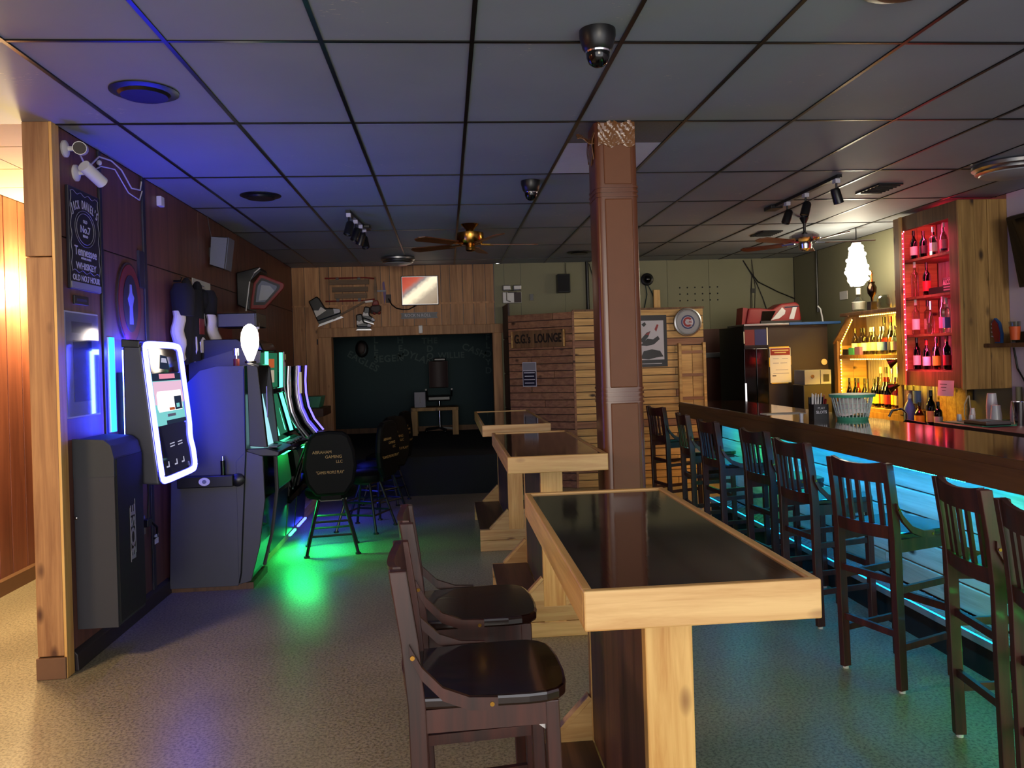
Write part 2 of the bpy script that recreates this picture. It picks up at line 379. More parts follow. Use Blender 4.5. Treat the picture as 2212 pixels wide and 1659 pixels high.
def link(name, me, parent=None, loc=None):
    o = bpy.data.objects.new(name, me); COL.objects.link(o)
    if parent is not None: o.parent = parent
    if loc is not None: o.location = loc
    return o
def part(name, mb, mt, parent, smooth=False, bev=0.0, loc=None, label=None):
    o = link(name, mb.mesh(name, mt if not isinstance(mt, str) else M[mt], smooth), parent, loc)
    if bev:
        b = o.modifiers.new('bevel', 'BEVEL'); b.width = bev; b.segments = 2; b.limit_method = 'ANGLE'
    if label: o['label'] = label
    return o
def thing(name, label, cat, loc=(0, 0, 0), rz=0.0, group=None):
    o = bpy.data.objects.new(name, None); COL.objects.link(o); o.empty_display_size = 0.05
    o.location = loc; o.rotation_euler = (0, 0, rz); o['label'] = label; o['category'] = cat
    if group: o['group'] = group
    return o
def solo(name, label, cat, mb, mt, loc=(0, 0, 0), group=None, smooth=False, bev=0.0):
    o = part(name, mb, mt, None, smooth, bev, loc); o['label'] = label; o['category'] = cat
    if group: o['group'] = group
    return o
def struct(name, mb=None, mt=None, smooth=False, bev=0.0, label=None):
    if mb is None:
        o = bpy.data.objects.new(name, None); COL.objects.link(o)
    else:
        o = part(name, mb, mt, None, smooth, bev)
    o['kind'] = 'structure'
    if label: o['label'] = label
    return o
def copy_tree(src, parent=None):
    c = src.copy(); COL.objects.link(c)
    if parent is not None:
        c.parent = parent; c.matrix_parent_inverse = src.matrix_parent_inverse.copy()
    for ch in list(src.children): copy_tree(ch, c)
    return c
FIT = []
def text(name, body, size, pos, right, upv, mt, parent, width=None, spacing=1.0, extr=0.0006, shear=0.0, bold=0.0):
    cu = bpy.data.curves.new(name, 'FONT'); cu.body = body; cu.size = size; cu.align_x = 'CENTER'; cu.align_y = 'CENTER'
    cu.extrude = extr; cu.shear = shear; cu.space_character = spacing; cu.offset = bold; cu.resolution_u = 3
    cu.materials.append(M[mt])
    o = bpy.data.objects.new(name, cu); COL.objects.link(o)
    r = Vector(right).normalized(); u = Vector(upv).normalized(); n = r.cross(u)
    mm = Matrix((r, u, n)).transposed().to_4x4()
    mm.translation = Vector(pos) - (parent.location if parent is not None else Vector())
    o.parent = parent
    o.matrix_local = mm
    if width: FIT.append((o, width))
    return o
LW = ((0, 1, 0), (0, 0, 1))   # reading axes on the left wall
BW = ((1, 0, 0), (0, 0, 1))   # on walls facing the camera
RW = ((0, -1, 0), (0, 0, 1))  # on the right wall
ZC = 2.842; XL = -1.985; XR = 4.80; YB = 10.60

# ------------------------------------------------------------------ setting: floor, ceiling, walls
struct('floor', MB().box((-3.25, -2.2, -0.12), (4.92, 14.2, 0)), 'floor')
ceil = struct('ceiling', MB().box((-3.3, -2.2, ZC + 0.03), (4.92, 10.75, ZC + 0.13)), 'black_matte')
xs = [-3.27, -2.27, -1.66, -1.057, -0.457, 0.141, 0.752, 1.346, 1.962, 2.553, 3.14, 3.75, 4.35, 4.79]
ys = [-2.2, -1.35, -0.2, 0.95, 2.08, 3.21, 4.29, 5.50, 6.55, 7.76, 8.93, 10.1, 10.59]
TW = 0.018
for i in range(len(xs) - 1):
    for j in range(len(ys) - 1):
        if xs[i] < -2.0 and ys[j] >= 4.2: continue
        x0, x1, y0, y1 = xs[i], xs[i + 1], ys[j], ys[j + 1]
        if x0 < -1.6 and y0 >= 4.2: x0 = XL
        if i == 6 and j == 6:                    # patched tile round the pillar
            part('ceiling_tile', MB().box((x0 + .012, 4.30, ZC - .001), (x1 - .012, 4.72, ZC + .02)), 'foil_tile', ceil, label='flaked grey piece of tile beside the pillar')
            part('ceiling_tile', MB().box((x0 + .012, 4.725, ZC), (x1 - .012, 5.49, ZC + .02)), 'rib_tile', ceil, label='unpainted white ribbed tile beside the pillar')
            continue
        part('ceiling_tile', MB().box((x0 + .006, y0 + .006, ZC + rnd.uniform(0, .003)), (x1 - .006, y1 - .006, ZC + .02)), 'tile', ceil)
for x in xs[1:-1]:
    y1 = 4.28 if x < -2 else 10.6
    part('ceiling_bar', MB().box((x - TW / 2, -2.2, ZC - .005), (x + TW / 2, y1, ZC + .006)), 'tee', ceil)
for y in ys[1:-1]:
    part('ceiling_bar', MB().box((-3.27 if y < 4.28 else XL, y - TW / 2 + .001, ZC - .004), (XR, y + TW / 2 - .001, ZC + .006)), 'tee', ceil)
# hall ceiling
hc = struct('ceiling_hall', MB().box((-3.3, 4.30, ZC + .05), (-2.11, 8.3, ZC + .12)), 'black_matte')
hy = [4.30, 4.78, 5.30, 5.83, 6.36, 6.9, 7.43, 8.2]
for a, b in zip(hy, hy[1:]):
    for xa, xb in ((-3.18, -2.65), (-2.65, -2.11)):
        part('ceiling_tile', MB().box((xa + .004, a + .006, ZC + .02), (xb - .004, b - .006, ZC + .05)), 'hall_tile', hc)
# hall wall, boards
hw = struct('wall_hall', MB().box((-3.30, -2.2, 0), (-3.20, 8.3, ZC + .1)), 'batten')
y = -0.4
while y < 8.0:
    wd = rnd.choice((0.17, 0.2, 0.2))
    part('plank', MB().box((-3.20, y + .004, 0.0), (-3.18, y + wd - .004, ZC + .02)), 'hallwall', hw, bev=.004)
    y += wd
struct('wall_hall_end', MB().box((-3.2, 8.2, 0), (-2.1, 8.3, ZC + .1)), 'hallwall')
struct('baseboard_hall', MB().prism([(-3.18, 0), (-3.155, 0), (-3.16, .10), (-3.18, .115)], 'y', -0.5, 8.2), 'base_brown')
# left wall, sheets of panelling with battens
wl = struct('wall_left', MB().box((-2.105, 4.305, 0), (XL - .012, 10.6, ZC + .02)), 'batten')
pe = [4.31, 4.79, 5.46, 6.68, 7.90, 9.12, 10.59]
for a, b in zip(pe, pe[1:]):
    for z0, z1 in ((0.10, 2.268), (2.276, ZC)):
        part('wall_panel', MB().box((XL - .012, a + .004, z0), (XL, b - .004, z1)), 'panelwall', wl)
for yb, wd in ((4.81, .035), (5.48, .05)):
    part('batten', MB().box((XL - .002, yb - wd / 2, .10), (XL + .012, yb + wd / 2, ZC)), 'batten', wl, bev=.003)
part('rail', MB().box((XL - .002, 5.36, 2.10), (XL + .016, 5.44, 2.34)), 'batten', wl)
struct('baseboard_left', MB().prism([(XL, 0), (XL + .028, 0), (XL + .022, .085), (XL, .11)], 'y', 4.33, 5.74), 'base_dark', bev=.004)
# end post of the partition
tp = struct('trim_1', MB().box((-2.115, 4.235, 0.115), (-1.985, 4.305, 2.15)), 'post', bev=.004)
part('post_cap', MB().box((-2.118, 4.238, 2.155), (-1.988, 4.305, ZC)), 'post', tp, bev=.004)
part('plinth_block', MB().box((-2.12, 4.225, 0), (-1.975, 4.31, 0.11)), 'base_brown', tp, bev=.004)
part('corner_strip', MB().box((-1.987, 4.238, 0.0), (-1.972, 4.315, ZC)), 'pine_z', tp, bev=.002)
# room behind the viewer on the left side: returns to the hall wall
# back wall: boards left of x = .66, grey green sheets to the right
wb = struct('wall_back', MB().box((-2.1, YB + .012, 2.04), (.70, YB + .14, ZC + .02)).box((-2.1, YB + .012, 0), (-1.66, YB + .14, 2.04)).box((.74, YB + .012, 0), (4.92, YB + .14, ZC + .02)), 'batten')
x = XL
k = 0
while x < .64:
    wd = min((0.16, 0.20, 0.12, 0.17, 0.14)[k % 5], .66 - x)
    zl = 0.0 if x + wd < -1.60 else 2.04
    part('plank', MB().box((x + .003, YB, zl), (x + wd - .003, YB + .014, 2.325)), 'cedar', wb, bev=.003)
    part('plank', MB().box((x + .003, YB, 2.338), (x + wd - .003, YB + .014, ZC)), 'cedar', wb, bev=.003)
    x += wd; k += 1
part('rail', MB().box((XL, YB - .012, 2.322), (.66, YB + .002, 2.343)), 'cedar', wb)
gx = [.665, .80, 1.02, 1.62, 2.32, 3.02, 3.60, 4.20, 4.795]
for a, b in zip(gx, gx[1:]):
    part('wall_panel', MB().box((a + .002, YB, 0), (b - .002, YB + .012, ZC)), 'green_wall', wb)
for r_ in range(3):
    for c_ in range(6):
        px = 3.19 + c_ * .105; pz = 2.465 - r_ * .088
        part('hole', MB().cyl((px, YB - .003, pz), (px, YB + .005, pz), .011, n=8), 'black_matte', wb)
# stage
st = struct('stage_platform', MB().box((-1.9, 9.36, 0), (.78, 13.8, .45)), 'black_carpet')
struct('wall_stage_back', MB().box((-2.3, 12.9, .45), (.95, 13.0, 2.4)), 'teal_wall')
struct('baseboard_stage', MB().box((-1.9, 12.88, .45), (.75, 12.9, .53)), 'frame_board')
struct('wall_stage_left', MB().box((-2.0, 10.76, .45), (-1.86, 12.9, 2.4)), 'teal_wall')
struct('wall_stage_right', MB().box((.78, 10.76, .45), (.90, 12.9, 2.4)), 'teal_wall')
struct('ceiling_stage', MB().box((-2.0, 10.76, 2.30), (.95, 13.0, 2.4)), 'black_matte')
tf = struct('trim_2')
part('header_board', MB().box((-1.66, YB - .04, 1.92), (.76, YB + .15, 2.04)), 'cedar', tf, bev=.004)
part('jamb_board', MB().box((-1.66, YB - .04, .45), (-1.49, YB + .15, 1.92)), 'cedar', tf, bev=.004)
part('jamb_board', MB().box((.62, YB - .04, .45), (.74, YB + .15, 1.92)), 'cedar', tf, bev=.004)
# right wall
wr = struct('wall_right', MB().box((XR + .012, -2.2, 0), (XR + .12, 10.75, ZC + .02)), 'batten')
for a, b in ((6.42, 7.6), (7.6, 8.8), (8.8, 10.6)):
    part('wall_panel', MB().box((XR, a + .002, 0), (XR + .012, b - .002, ZC)), 'green_wall', wr)
for a, b in ((-2.2, 2), (2, 6.42)):
    part('wall_panel', MB().box((XR, a, 0), (XR + .012, b, ZC)), 'lav_wall', wr)

# ------------------------------------------------------------------ pillar wrapped in brown vinyl
pl = struct('pillar')
def rrect(x0, y0, x1, y1, r, n=5):
    out = []
    for cx, cy, a0 in ((x1 - r, y1 - r, 0), (x0 + r, y1 - r, 90), (x0 + r, y0 + r, 180), (x1 - r, y0 + r, 270)):
        for i in range(n + 1):
            a = R(a0 + 90 * i / n); out.append((cx + r * math.cos(a), cy + r * math.sin(a)))
    return out
px0, px1, py0, py1 = .845, 1.078, 4.30, 4.53
part('padding', MB().prism(rrect(px0, py0, px1, py1, .035), 'z', 0, ZC), 'leather_seam', pl, smooth=True)
for z0, z1 in ((0.05, 1.30), (1.385, 2.42), (2.50, 2.78)):
    part('front_panel', MB().box((px0 + .045, py0 - .007, z0), (px1 - .035, py0 + .01, z1)), 'leather', pl, bev=.006)
for zz in (1.30, 1.325, 1.35, 1.375, 2.43, 2.455, 2.48):
    part('seam_ridge', MB().prism(rrect(px0 - .004, py0 - .010, px1 + .004, py1 + .004, .035), 'z', zz, zz + .010), 'leather_seam', pl, smooth=True)
def crumple(u, v):
    return (px0 + .015 + u * (px1 - px0 - .03), py0 - .010 - .012 * abs(math.sin(u * 17 + v * 9)) * (0.4 + v), ZC - .135 + v * .13 + .010 * math.sin(u * 13 + v * 3))
part('tape', MB().sheet(crumple, 18, 8, (0, .005, 0)), 'tape', pl, smooth=True)
part('tape', MB().sheet(lambda u, v: (px0 - .008 - .02 * v * math.sin(v * 5), py0 + .02 + u * .16, ZC - .2 + v * .19 + .02 * math.sin(u * 9)), 10, 8, (.004, 0, 0)), 'tape', pl, smooth=True)
part('tape', MB().sheet(lambda u, v: (px0 - .09 + u * .10, py0 + .03 + .05 * v, ZC - .05 - .035 * (1 - v) - .03 * u + .01 * math.sin(u * 7)), 6, 3, (0, 0, .004)), 'tape', pl, smooth=True)

# ------------------------------------------------------------------ plank-clad booth by the back wall
bo = struct('wall_booth', MB().prism([(.80, 9.92), (1.52, 9.43), (3.10, 9.43), (3.10, 10.59), (.78, 10.59)], 'z', 0, 2.10), 'panel_dark')
z = 0.0
row = 0
dl = (Vector((1.52, 9.41, 0)) - Vector((.78, 9.90, 0)))
while z < 2.10:
    h = .088
    nrm = Vector((dl.y, -dl.x, 0)).normalized()
    cut = rnd.choice((None, .35, .55, .7)) if row % 2 else None
    segs = [(0, 1)] if cut is None else [(0, cut), (cut, 1)]
    for s0, s1 in segs:
        p = Vector((.78, 9.90, z + h / 2 - .002)) + dl * (s0 + .004); q = Vector((.78, 9.90, z + h / 2 - .002)) + dl * (s1 - .004)
        part('plank', MB().bar(p, q, .016 + rnd.uniform(0, .006), h - .008), 'pink_board', bo, bev=.004)
    cx = (1.52, 2.3, 3.11) if row % 3 else (1.52, 2.75, 3.11)
    for a, b in zip(cx, cx[1:]):
        d = rnd.uniform(0, .006)
        part('plank', MB().box((a + .002, 9.41 - d, z + .003), (b - .002, 9.43, z + h - .005)), 'pale_board' if rnd.random() > .18 else 'pink_board', bo, bev=.004)
    z += h; row += 1
part('corner_board', MB().box((1.505, 9.395, 0), (1.53, 9.43, 2.12)), 'pink_board', bo)
part('top_board', MB().box((1.52, 9.40, 2.105), (3.12, 9.46, 2.13)), 'frame_board', bo)
for zz in (0.06, .5, .95, 1.4, 1.85):
    part('side_board', MB().bar((.795, 9.93, zz + .2), (.775, 10.58, zz + .2), .02, .43), 'panel_dark', bo)

# door and its bar
dr = struct('door_1', MB().box((3.43, YB - .03, 0), (3.95, YB + .005, 1.89)), 'door_brown', bev=.003)
part('push_bar', MB().box((3.45, YB - .07, 1.50), (3.86, YB - .03, 1.57)), 'alu', dr, bev=.006)
part('latch', MB().lathe([(.0, 0), (.035, .003), (.03, .03), (.012, .05)], (3.875, YB - .03, 1.50), 12, (0, -1, 0)), 'chrome', dr, smooth=True)
part('latch_arm', MB().tube([(3.875, YB - .06, 1.50), (3.885, YB - .075, 1.57), (3.86, YB - .06, 1.62)], .01), 'chrome', dr, smooth=True)
struct('trim_3', MB().box((3.95, YB - .02, 0), (3.99, YB + .005, 1.93)), 'green_wall')

# ------------------------------------------------------------------ high tables
def high_table(label, x0, x1, y0, y1, zt=1.05):
    cx = (x0 + x1) / 2; L = (x0, y0, 0)
    t = thing('high_table', label, 'table', L)
    e = .022; h = .088
    for a, b, mt in (((x0, y0, zt - h), (x1, y0 + e, zt), 'pine'), ((x0, y1 - e, zt - h), (x1, y1, zt), 'pine'),
                     ((x0, y0 + e, zt - h), (x0 + e, y1 - e, zt), 'pine_y'), ((x1 - e, y0 + e, zt - h), (x1, y1 - e, zt), 'pine_y')):
        part('edge_board', MB(L).box(a, b), mt, t, bev=.004)
    part('tabletop', MB(L).box((x0 + e, y0 + e, zt - .045), (x1 - e, y1 - e, zt - .006)), 'table_glaze', t, label='glossy dark resin top')
    ya, yb = y0 + .30, y1 - .12
    for yy, s in ((ya, 0), (yb, -.04)):
        part('leg', MB(L).box((cx - .062, yy + s, .0), (cx + .062, yy + s + .04, zt - h)), 'pine_z', t, bev=.003)
    part('centre_panel', MB(L).box((cx - .058, ya + .04, .18), (cx + .058, yb - .04, zt - h)), 'stain', t)
    bx0, bx1 = x0 - (.03 if y0 > 2 else .0), x1 - .04
    for yy in (ya, yb - .04):
        part('foot_board', MB(L).box((bx0, yy - .002, 0), (bx1, yy + .038, .085)), 'pine', t, bev=.003)
        part('foot_board', MB(L).box((bx0, yy - .002, .088), (bx1, yy + .038, .172)), 'pine', t, bev=.003)
    for xa, xb in ((bx0, cx - .062), (cx + .062, bx1)):
        part('foot_shelf', MB(L).box((xa, ya + .038, .155), (xb, yb - .04, .175)), 'stain_y', t)
    for yy in (ya, yb - .04):
        for s in (-1, 1):
            xe = cx + s * .062
            part('gusset', MB(L).prism([(xe, .172), (xe + s * .15, .172), (xe, .32)], 'y', yy, yy + .036), 'pine', t)
            part('brace', MB(L).bar((xe + s * .155, yy + .018, .178), (xe + s * .004, yy + .018, .33), .04, .016), 'pine', t)
    return t
M['table_glaze'] = wood('dark_resin_top', (30, 20, 15), (18, 13, 11), 'y', 0.06, 0.0, 10, coat=0.6)
tb1 = high_table('nearest high table with dark glossy top and pale pine edge', .28, .812, 1.70, 3.00)
tb2 = high_table('middle high table, its far right corner by the brown pillar', .30, .830, 4.12, 5.55)
tb3 = high_table('farthest high table, in front of the dark stage and plank booth', .262, .800, 6.19, 7.95)

# ------------------------------------------------------------------ bar stools
def bar_stool(label, loc, rz, group):
    t = thing('bar_stool', label, 'bar stool', loc, rz, group)
    for s in (-1, 1):
        y = s * .165
        mb = MB().ribbon([(-.175, y, .012), (-.185, y, .40), (-.19, y, .70), (-.203, y, .86), (-.228, y, 1.04)], (.022, 0, 0), (0, .015, 0))
        part('rear_post', mb, 'mahogany', t, bev=.003)
        mb = MB().bar((.165, s * .155, .012), (.150, s * .155, .69), .036, .036, (1, 0, 0))
        part('front_leg', mb, 'mahogany', t, bev=.003)
    def sx(u, y): return .0
    pts = []
    for (x, y) in ((-.19, -.175), (-.05, -.188), (.09, -.195), (.135, -.191), (.168, -.176), (.188, -.150), (.197, -.11), (.203, -.05), (.203, .05), (.197, .11), (.188, .150), (.168, .176), (.135, .191), (.09, .195), (-.05, .188), (-.19, .175)):
        pts.append((x, y))
    part('seat', MB().prism(pts, 'z', .692, .722), 'seatwood', t, bev=.008)
    ap = MB().box((-.17, -.172, .632), (.150, -.150, .690)).box((-.17, .150, .632), (.150, .172, .690))
    part('side_apron', MB().box((-.17, -.172, .632), (.150, -.150, .690)), 'mahogany', t)
    part('side_apron', MB().box((-.17, .150, .632), (.150, .172, .690)), 'mahogany', t)
    part('front_apron', MB().box((.140, -.140, .632), (.160, .140, .690)), 'mahogany', t)
    # crest rail, slats, lower rail
    def rail(z0, z1, dip, xo):
        pa = []
        n = 8
        vs = []
        mb = MB()
        def fn(u, v):
            y = -.152 + .304 * u; b = 1 - (2 * u - 1) ** 2
            z = z0 + (z1 - z0 - dip * b) * v
            lean = -.188 - .038 * (z - .70) / .34
            return (lean - .014 - .022 * b, y, z)
        return mb.sheet(fn, n, 3, (.020, 0, 0))
    part('crest_rail', rail(.948, 1.045, .018, 0), 'mahogany', t, smooth=True)
    part('lower_rail', rail(.692, .752, 0, 0), 'mahogany', t, smooth=True)
    for k in range(5):
        y = -.112 + .056 * k
        b = 1 - (y / .152) ** 2
        lx = lambda z: -.187 - .038 * (z - .70) / .34 - .022 * b
        part('slat', MB().ribbon([(lx(.75), y, .750), (lx(.85), y, .85), (lx(.955), y, .955)], (0, .0115, 0), (.006, 0, 0)), 'mahogany', t)
    for s in (-1, 1):
        y = s * .172
        for z in (.20, .46):
            part('stretcher', MB().bar((-.178, s * .162, z), (.155, s * .155, z + .01), .018, .030), 'mahogany', t)
        pth = [(-.204 + .03 * 0, y + s * .016, .845), (-.175, y + s * .020, .790), (-.125, y + s * .024, .738), (-.06, y + s * .027, .712), (.01, y + s * .027, .707)]
        br = part('bent_brace', MB().ribbon(pth, (0, 0, .016), (0, .007, 0)), 'mahogany', t)
        part('screw', MB().cyl((-.197, y + s * .022, .832), (-.197, y + s * .030, .832), .006, n=8), 'brass', br)
        part('screw', MB().cyl((-.005, y + s * .033, .708), (-.005, y + s * .037, .708), .006, n=8), 'brass', br)
        part('bracket', MB().prism([(.145, .632), (.105, .632), (.145, .600)], 'y', s * .150, s * .148), 'white', t)
    for z in (.26, .50):
        part('stretcher', MB().bar((-.180, -.15, z), (-.180, .15, z), .018, .030), 'mahogany', t)
    part('footrest', MB().bar((.160, -.14, .33), (.160, .14, .33), .022, .036), 'mahogany', t)
    for x, y in ((-.175, -.165), (-.175, .165), (.165, -.155), (.165, .155)):
        part('glide', MB().cyl((x, y, 0), (x, y, .013), .014, n=10), 'white', t)
    return t
gA = 'dark stools lined up along the bar'
gT = 'dark stools pulled up to the nearest table'
s0 = bar_stool('nearest dark wooden stool, front seat at the left of the nearest table', (.085, 2.17, 0), R(2), gT)
SEATS = [
    ('dark wooden stool behind the nearest one, left of the nearest table', (.075, 2.76, 0), 3, gT),
    ('whole slat-back stool beside the near table corner, blue light through its slats', (2.12, 3.65, 0), 18, gA),
    ('red-edged slat-back stool on the near side of the bar, second from the frame edge', (2.148, 2.836, 0), -7, gA),
    ('stool at the near end of the bar, cut by the picture edge', (2.05, 2.34, 0), -8, gA),
    ('fourth slat-back stool along the bar from the picture edge, cyan light behind it', (2.195, 4.488, 0), 7, gA),
    ('fifth stool along the bar from the picture edge, green light through its slats', (2.25, 5.18, 0), 6, gA),
    ('stool with a bent side brace against blue and green lit boards, sixth along the bar', (2.22, 6.02, 0), 4, gA),
    ('stool under the far corner of the bar, nearly edge on', (2.26, 6.78, 0), -3, gA),
    ('lone stool beyond the far bar end, in front of the plank booth', (2.31, 7.93, 0), 12, gA)]
for lb, lc, rz, gp in SEATS:
    c = copy_tree(s0); c.location = lc; c.rotation_euler = (0, 0, R(rz)); c['label'] = lb; c['group'] = gp

# ------------------------------------------------------------------ bar
BX = 2.20
bar = thing('bar_counter', 'long wooden bar with glossy brown top and coloured light under its lip', 'bar counter', (2.4, 4.2, 0))
O = (2.4, 4.2, 0)
part('bar_top', MB(O).box((BX + .03, .9, 1.045), (2.80, 7.43, 1.100)), 'bartop', bar, bev=.006)
part('fascia_board', MB(O).prism([(BX, .972), (BX + .03, .972), (BX + .03, 1.098), (BX + .008, 1.104), (BX, 1.098)], 'y', .9, 7.45), 'fascia', bar)
part('fascia_lip', MB(O).box((BX - .008, .9, 1.062), (BX, 7.45, 1.070)), 'fascia', bar)
part('end_board', MB(O).box((BX, 7.43, .972), (2.80, 7.455, 1.09)), 'pine', bar)
part('body', MB(O).box((2.625, .9, 0), (2.76, 7.40, 1.045)), 'panel_dark', bar)
z = .20; r_ = 0
while z < 1.03:
    h = .138; cuts = [.9, 3.35, 5.6, 7.42] if r_ % 2 else [.9, 2.4, 4.6, 6.6, 7.42]
    for a, b in zip(cuts, cuts[1:]):
        part('plank', MB(O).box((2.60 + rnd.uniform(0, .004), a + .002, z + .004), (2.625, b - .002, min(z + h, 1.045) - .004)), 'bar_board', bar, bev=.006)
    z += h; r_ += 1
part('end_panel', MB(O).box((2.625, 7.40, .0), (2.76, 7.42, 1.04)), 'stain', bar)
part('step', MB(O).box((2.47, .9, .0), (2.60, 7.40, .185)), 'black_matte', bar)
tr = part('tread_plate', MB(O).box((2.462, .9, .185), (2.60, 7.40, .195)), 'diamond', bar)
rb = MB(O)
yy = 2.0
while yy < 7.38:
    for kx in range(5):
        xx = 2.478 + kx * .027
        s = 1 if (kx + int(yy * 28)) % 2 else -1
        rb.bar((xx, yy - .012, .197), (xx + s * .012, yy + .012, .197), .005, .004)
    yy += .036
o = part('tread_ribs', rb, 'diamond', tr); o['kind'] = 'stuff'
part('tread_lip', MB(O).box((2.455, .9, .150), (2.463, 7.40, .195)), 'diamond', bar)
seg = [(.9, 3.55, 'led_green'), (3.55, 6.15, 'led_cyan_wall'), (6.15, 6.98, 'led_green'), (6.98, 7.40, 'led_cyan_wall')]
for a, b, mt in seg:
    st_ = part('light_strip', MB(O).box((2.231, a, .974), (2.246, b, .987)), mt, bar)
for a, b, mt in ((2.2, 2.86, 'led_green'), (3.30, 3.92, 'led_cyan_wall')):
    sag = MB(O); n_ = int((b - a) / .018)
    sag.bar((2.238, a, .970), (2.238, b, .970), .006, .008)
    for k in range(n_): sag.ball((2.236, a + k * .018, .966), .0055, 6)
    o = part('sagging_strip', sag, mt, bar)
for a, b, mt in [(.9, 2.9, 'led_green'), (2.9, 7.38, 'led_step')]:
    part('step_strip', MB(O).box((2.451, a, .188), (2.455, b, .194)), mt, bar)
# things on the bar
t = thing('straw_caddy', 'black cardboard caddy of straws reading PLAY SLOTS on the bar top', 'caddy', (2.45, 5.10, 1.1))
o_ = (2.45, 5.10, 1.1)
cd = part('box', MB(o_).box((2.40, 5.06, 1.1), (2.50, 5.14, 1.20)).box((2.40, 5.13, 1.20), (2.50, 5.14, 1.245)), 'black', t)
text('lettering', 'PLAY', .022, (2.45, 5.058, 1.175), *BW, 'print', t)
text('lettering', 'SLOTS', .026, (2.45, 5.058, 1.148), *BW, 'print', t, bold=.0008)
for k in range(9):
    part('straw', MB(o_).cyl((2.405 + k * .0085, 5.10 + .012 * math.sin(k * 2), 1.12), (2.400 + k * .0095 + .01, 5.10 + .016 * math.sin(k * 3), 1.272 - .006 * (k % 3)), .0038, n=6), 'white' if k < 8 else 'red', t)
part('straw', MB(o_).bar((2.485, 5.1, 1.15), (2.502, 5.1, 1.232), .016, .008), 'red', t)
t = thing('laundry_basket', 'small pale plastic basket with green rim holding cloths on the bar', 'basket', (2.62, 4.98, 1.1))
o_ = (2.62, 4.98, 1.1)
part('base', MB(o_).lathe([(.085, 0), (.094, .0), (.098, .022), (.088, .024)], o_, 24), 'teal_bin', t, smooth=True)
part('rim', MB(o_).lathe([(.118, .148), (.140, .148), (.142, .166), (.118, .168)], o_, 24), 'teal_bin', t, smooth=True)
for k in range(28):
    a = 2 * math.pi * k / 28
    part('rib', MB(o_).bar(Vector(o_) + Vector((.096 * math.cos(a), .096 * math.sin(a), .02)), Vector(o_) + Vector((.126 * math.cos(a), .126 * math.sin(a), .15)), .0065, .005), 'basket', t)
for zz in (.05, .08, .11):
    rr = .096 + (.126 - .096) * (zz - .02) / .13
    part('hoop', MB(o_).tube([Vector(o_) + Vector((rr * math.cos(2 * math.pi * i / 28), rr * math.sin(2 * math.pi * i / 28), zz)) for i in range(28)], .0025, 5, True), 'basket', t)
solo('folded_cloth', 'white cloths stuffed inside the green-rimmed basket', 'cloth', MB(o_).sheet(lambda u, v: (o_[0] + (.012 + .092 * v) * math.cos(6.283 * u), o_[1] + (.012 + .092 * v) * math.sin(6.283 * u), o_[2] + .150 - .11 * v ** 5 + .012 * math.sin(u * 19 + v * 6)), 24, 8), 'cloth_white', o_, smooth=True)
solo('red_packet', 'dark red packet lying on the cloths in the basket', 'packet', MB(o_).box((o_[0] - .055, o_[1] - .04, o_[2] + .146), (o_[0] + .035, o_[1] + .04, o_[2] + .160)), 'red_dull', o_, bev=.004)
solo('shot_glass', 'tiny white shot cup beside the straw caddy', 'cup', MB((2.345, 5.13, 1.1)).lathe([(.012, 0), (.014, .04), (.0125, .04), (.011, .003)], (2.345, 5.13, 1.1), 10), 'cup', (2.345, 5.13, 1.1), smooth=True)
solo('bar_mat', 'pale rectangular mat on the far part of the bar', 'mat', MB((2.40, 5.75, 1.1)).box((2.30, 5.60, 1.1), (2.60, 5.72, 1.104)), 'paper', (2.40, 5.75, 1.1))

# ------------------------------------------------------------------ shared bottle builder
def bottle_parts(kind, gl, lab, cap, parent, h, r, z0=0.0, off=(0, 0, 0)):
    prof = {'tall': [(.86, 0), (1, .03), (1, .60), (.86, .66), (.40, .74), (.36, .92), (.36, .94)],
            'round': [(.8, 0), (1, .05), (1, .48), (.72, .60), (.34, .70), (.32, .92), (.32, .94)],
            'wine': [(.92, 0), (1, .02), (1, .56), (.78, .66), (.40, .74), (.37, .93), (.37, .94)],
            'square': [(.9, 0), (1, .02), (1, .62), (.92, .68), (.40, .72), (.38, .90), (.38, .92)],
            'decanter': [(.7, 0), (1, .06), (1.05, .40), (.5, .58), (.3, .64), (.3, .82), (.36, .84)]}[kind]
    n = 4 if kind == 'square' else 14
    g = part('glass_body', MB().lathe([(a * r, b * h) for a, b in prof], off, n), gl, parent, smooth=(n > 4))
    if lab:
        z0_, z1_ = (.14 * h, .44 * h)
        part('paper_label', MB().lathe([(r * 1.012, z0_), (r * 1.012, z1_)], off, n, close=False), lab, parent, smooth=(n > 4))
    tp_ = prof[-1]
    part('cap', MB().lathe([(tp_[0] * r * 1.08, tp_[1] * h - .10 * h), (tp_[0] * r * 1.08, h)], off, 10), cap, parent, smooth=True)
BC = {}
LABC = {'white': (226, 220, 206), 'cream': (216, 190, 130), 'orange': (226, 96, 40), 'green': (96, 190, 50), 'yellow': (240, 190, 40), 'red': (176, 36, 40), 'blue': (70, 110, 190), 'navy': (40, 44, 84), 'pink': (220, 130, 150), 'purple': (90, 60, 120), 'black': (26, 24, 26)}
for k_, c_ in LABC.items(): M['lab_' + k_] = plain(k_ + '_label', c_, 0.5, var=0.08, scale=40)
GLN = {'g_clear': 'clear', 'g_amber': 'amber', 'g_brown': 'brown', 'g_green': 'green', 'g_blue': 'blue', 'g_dark': 'dark'}
CAPN = {'black': 'black', 'white': 'white', 'chrome': 'silver', 'red': 'red', 'brass': 'gold'}
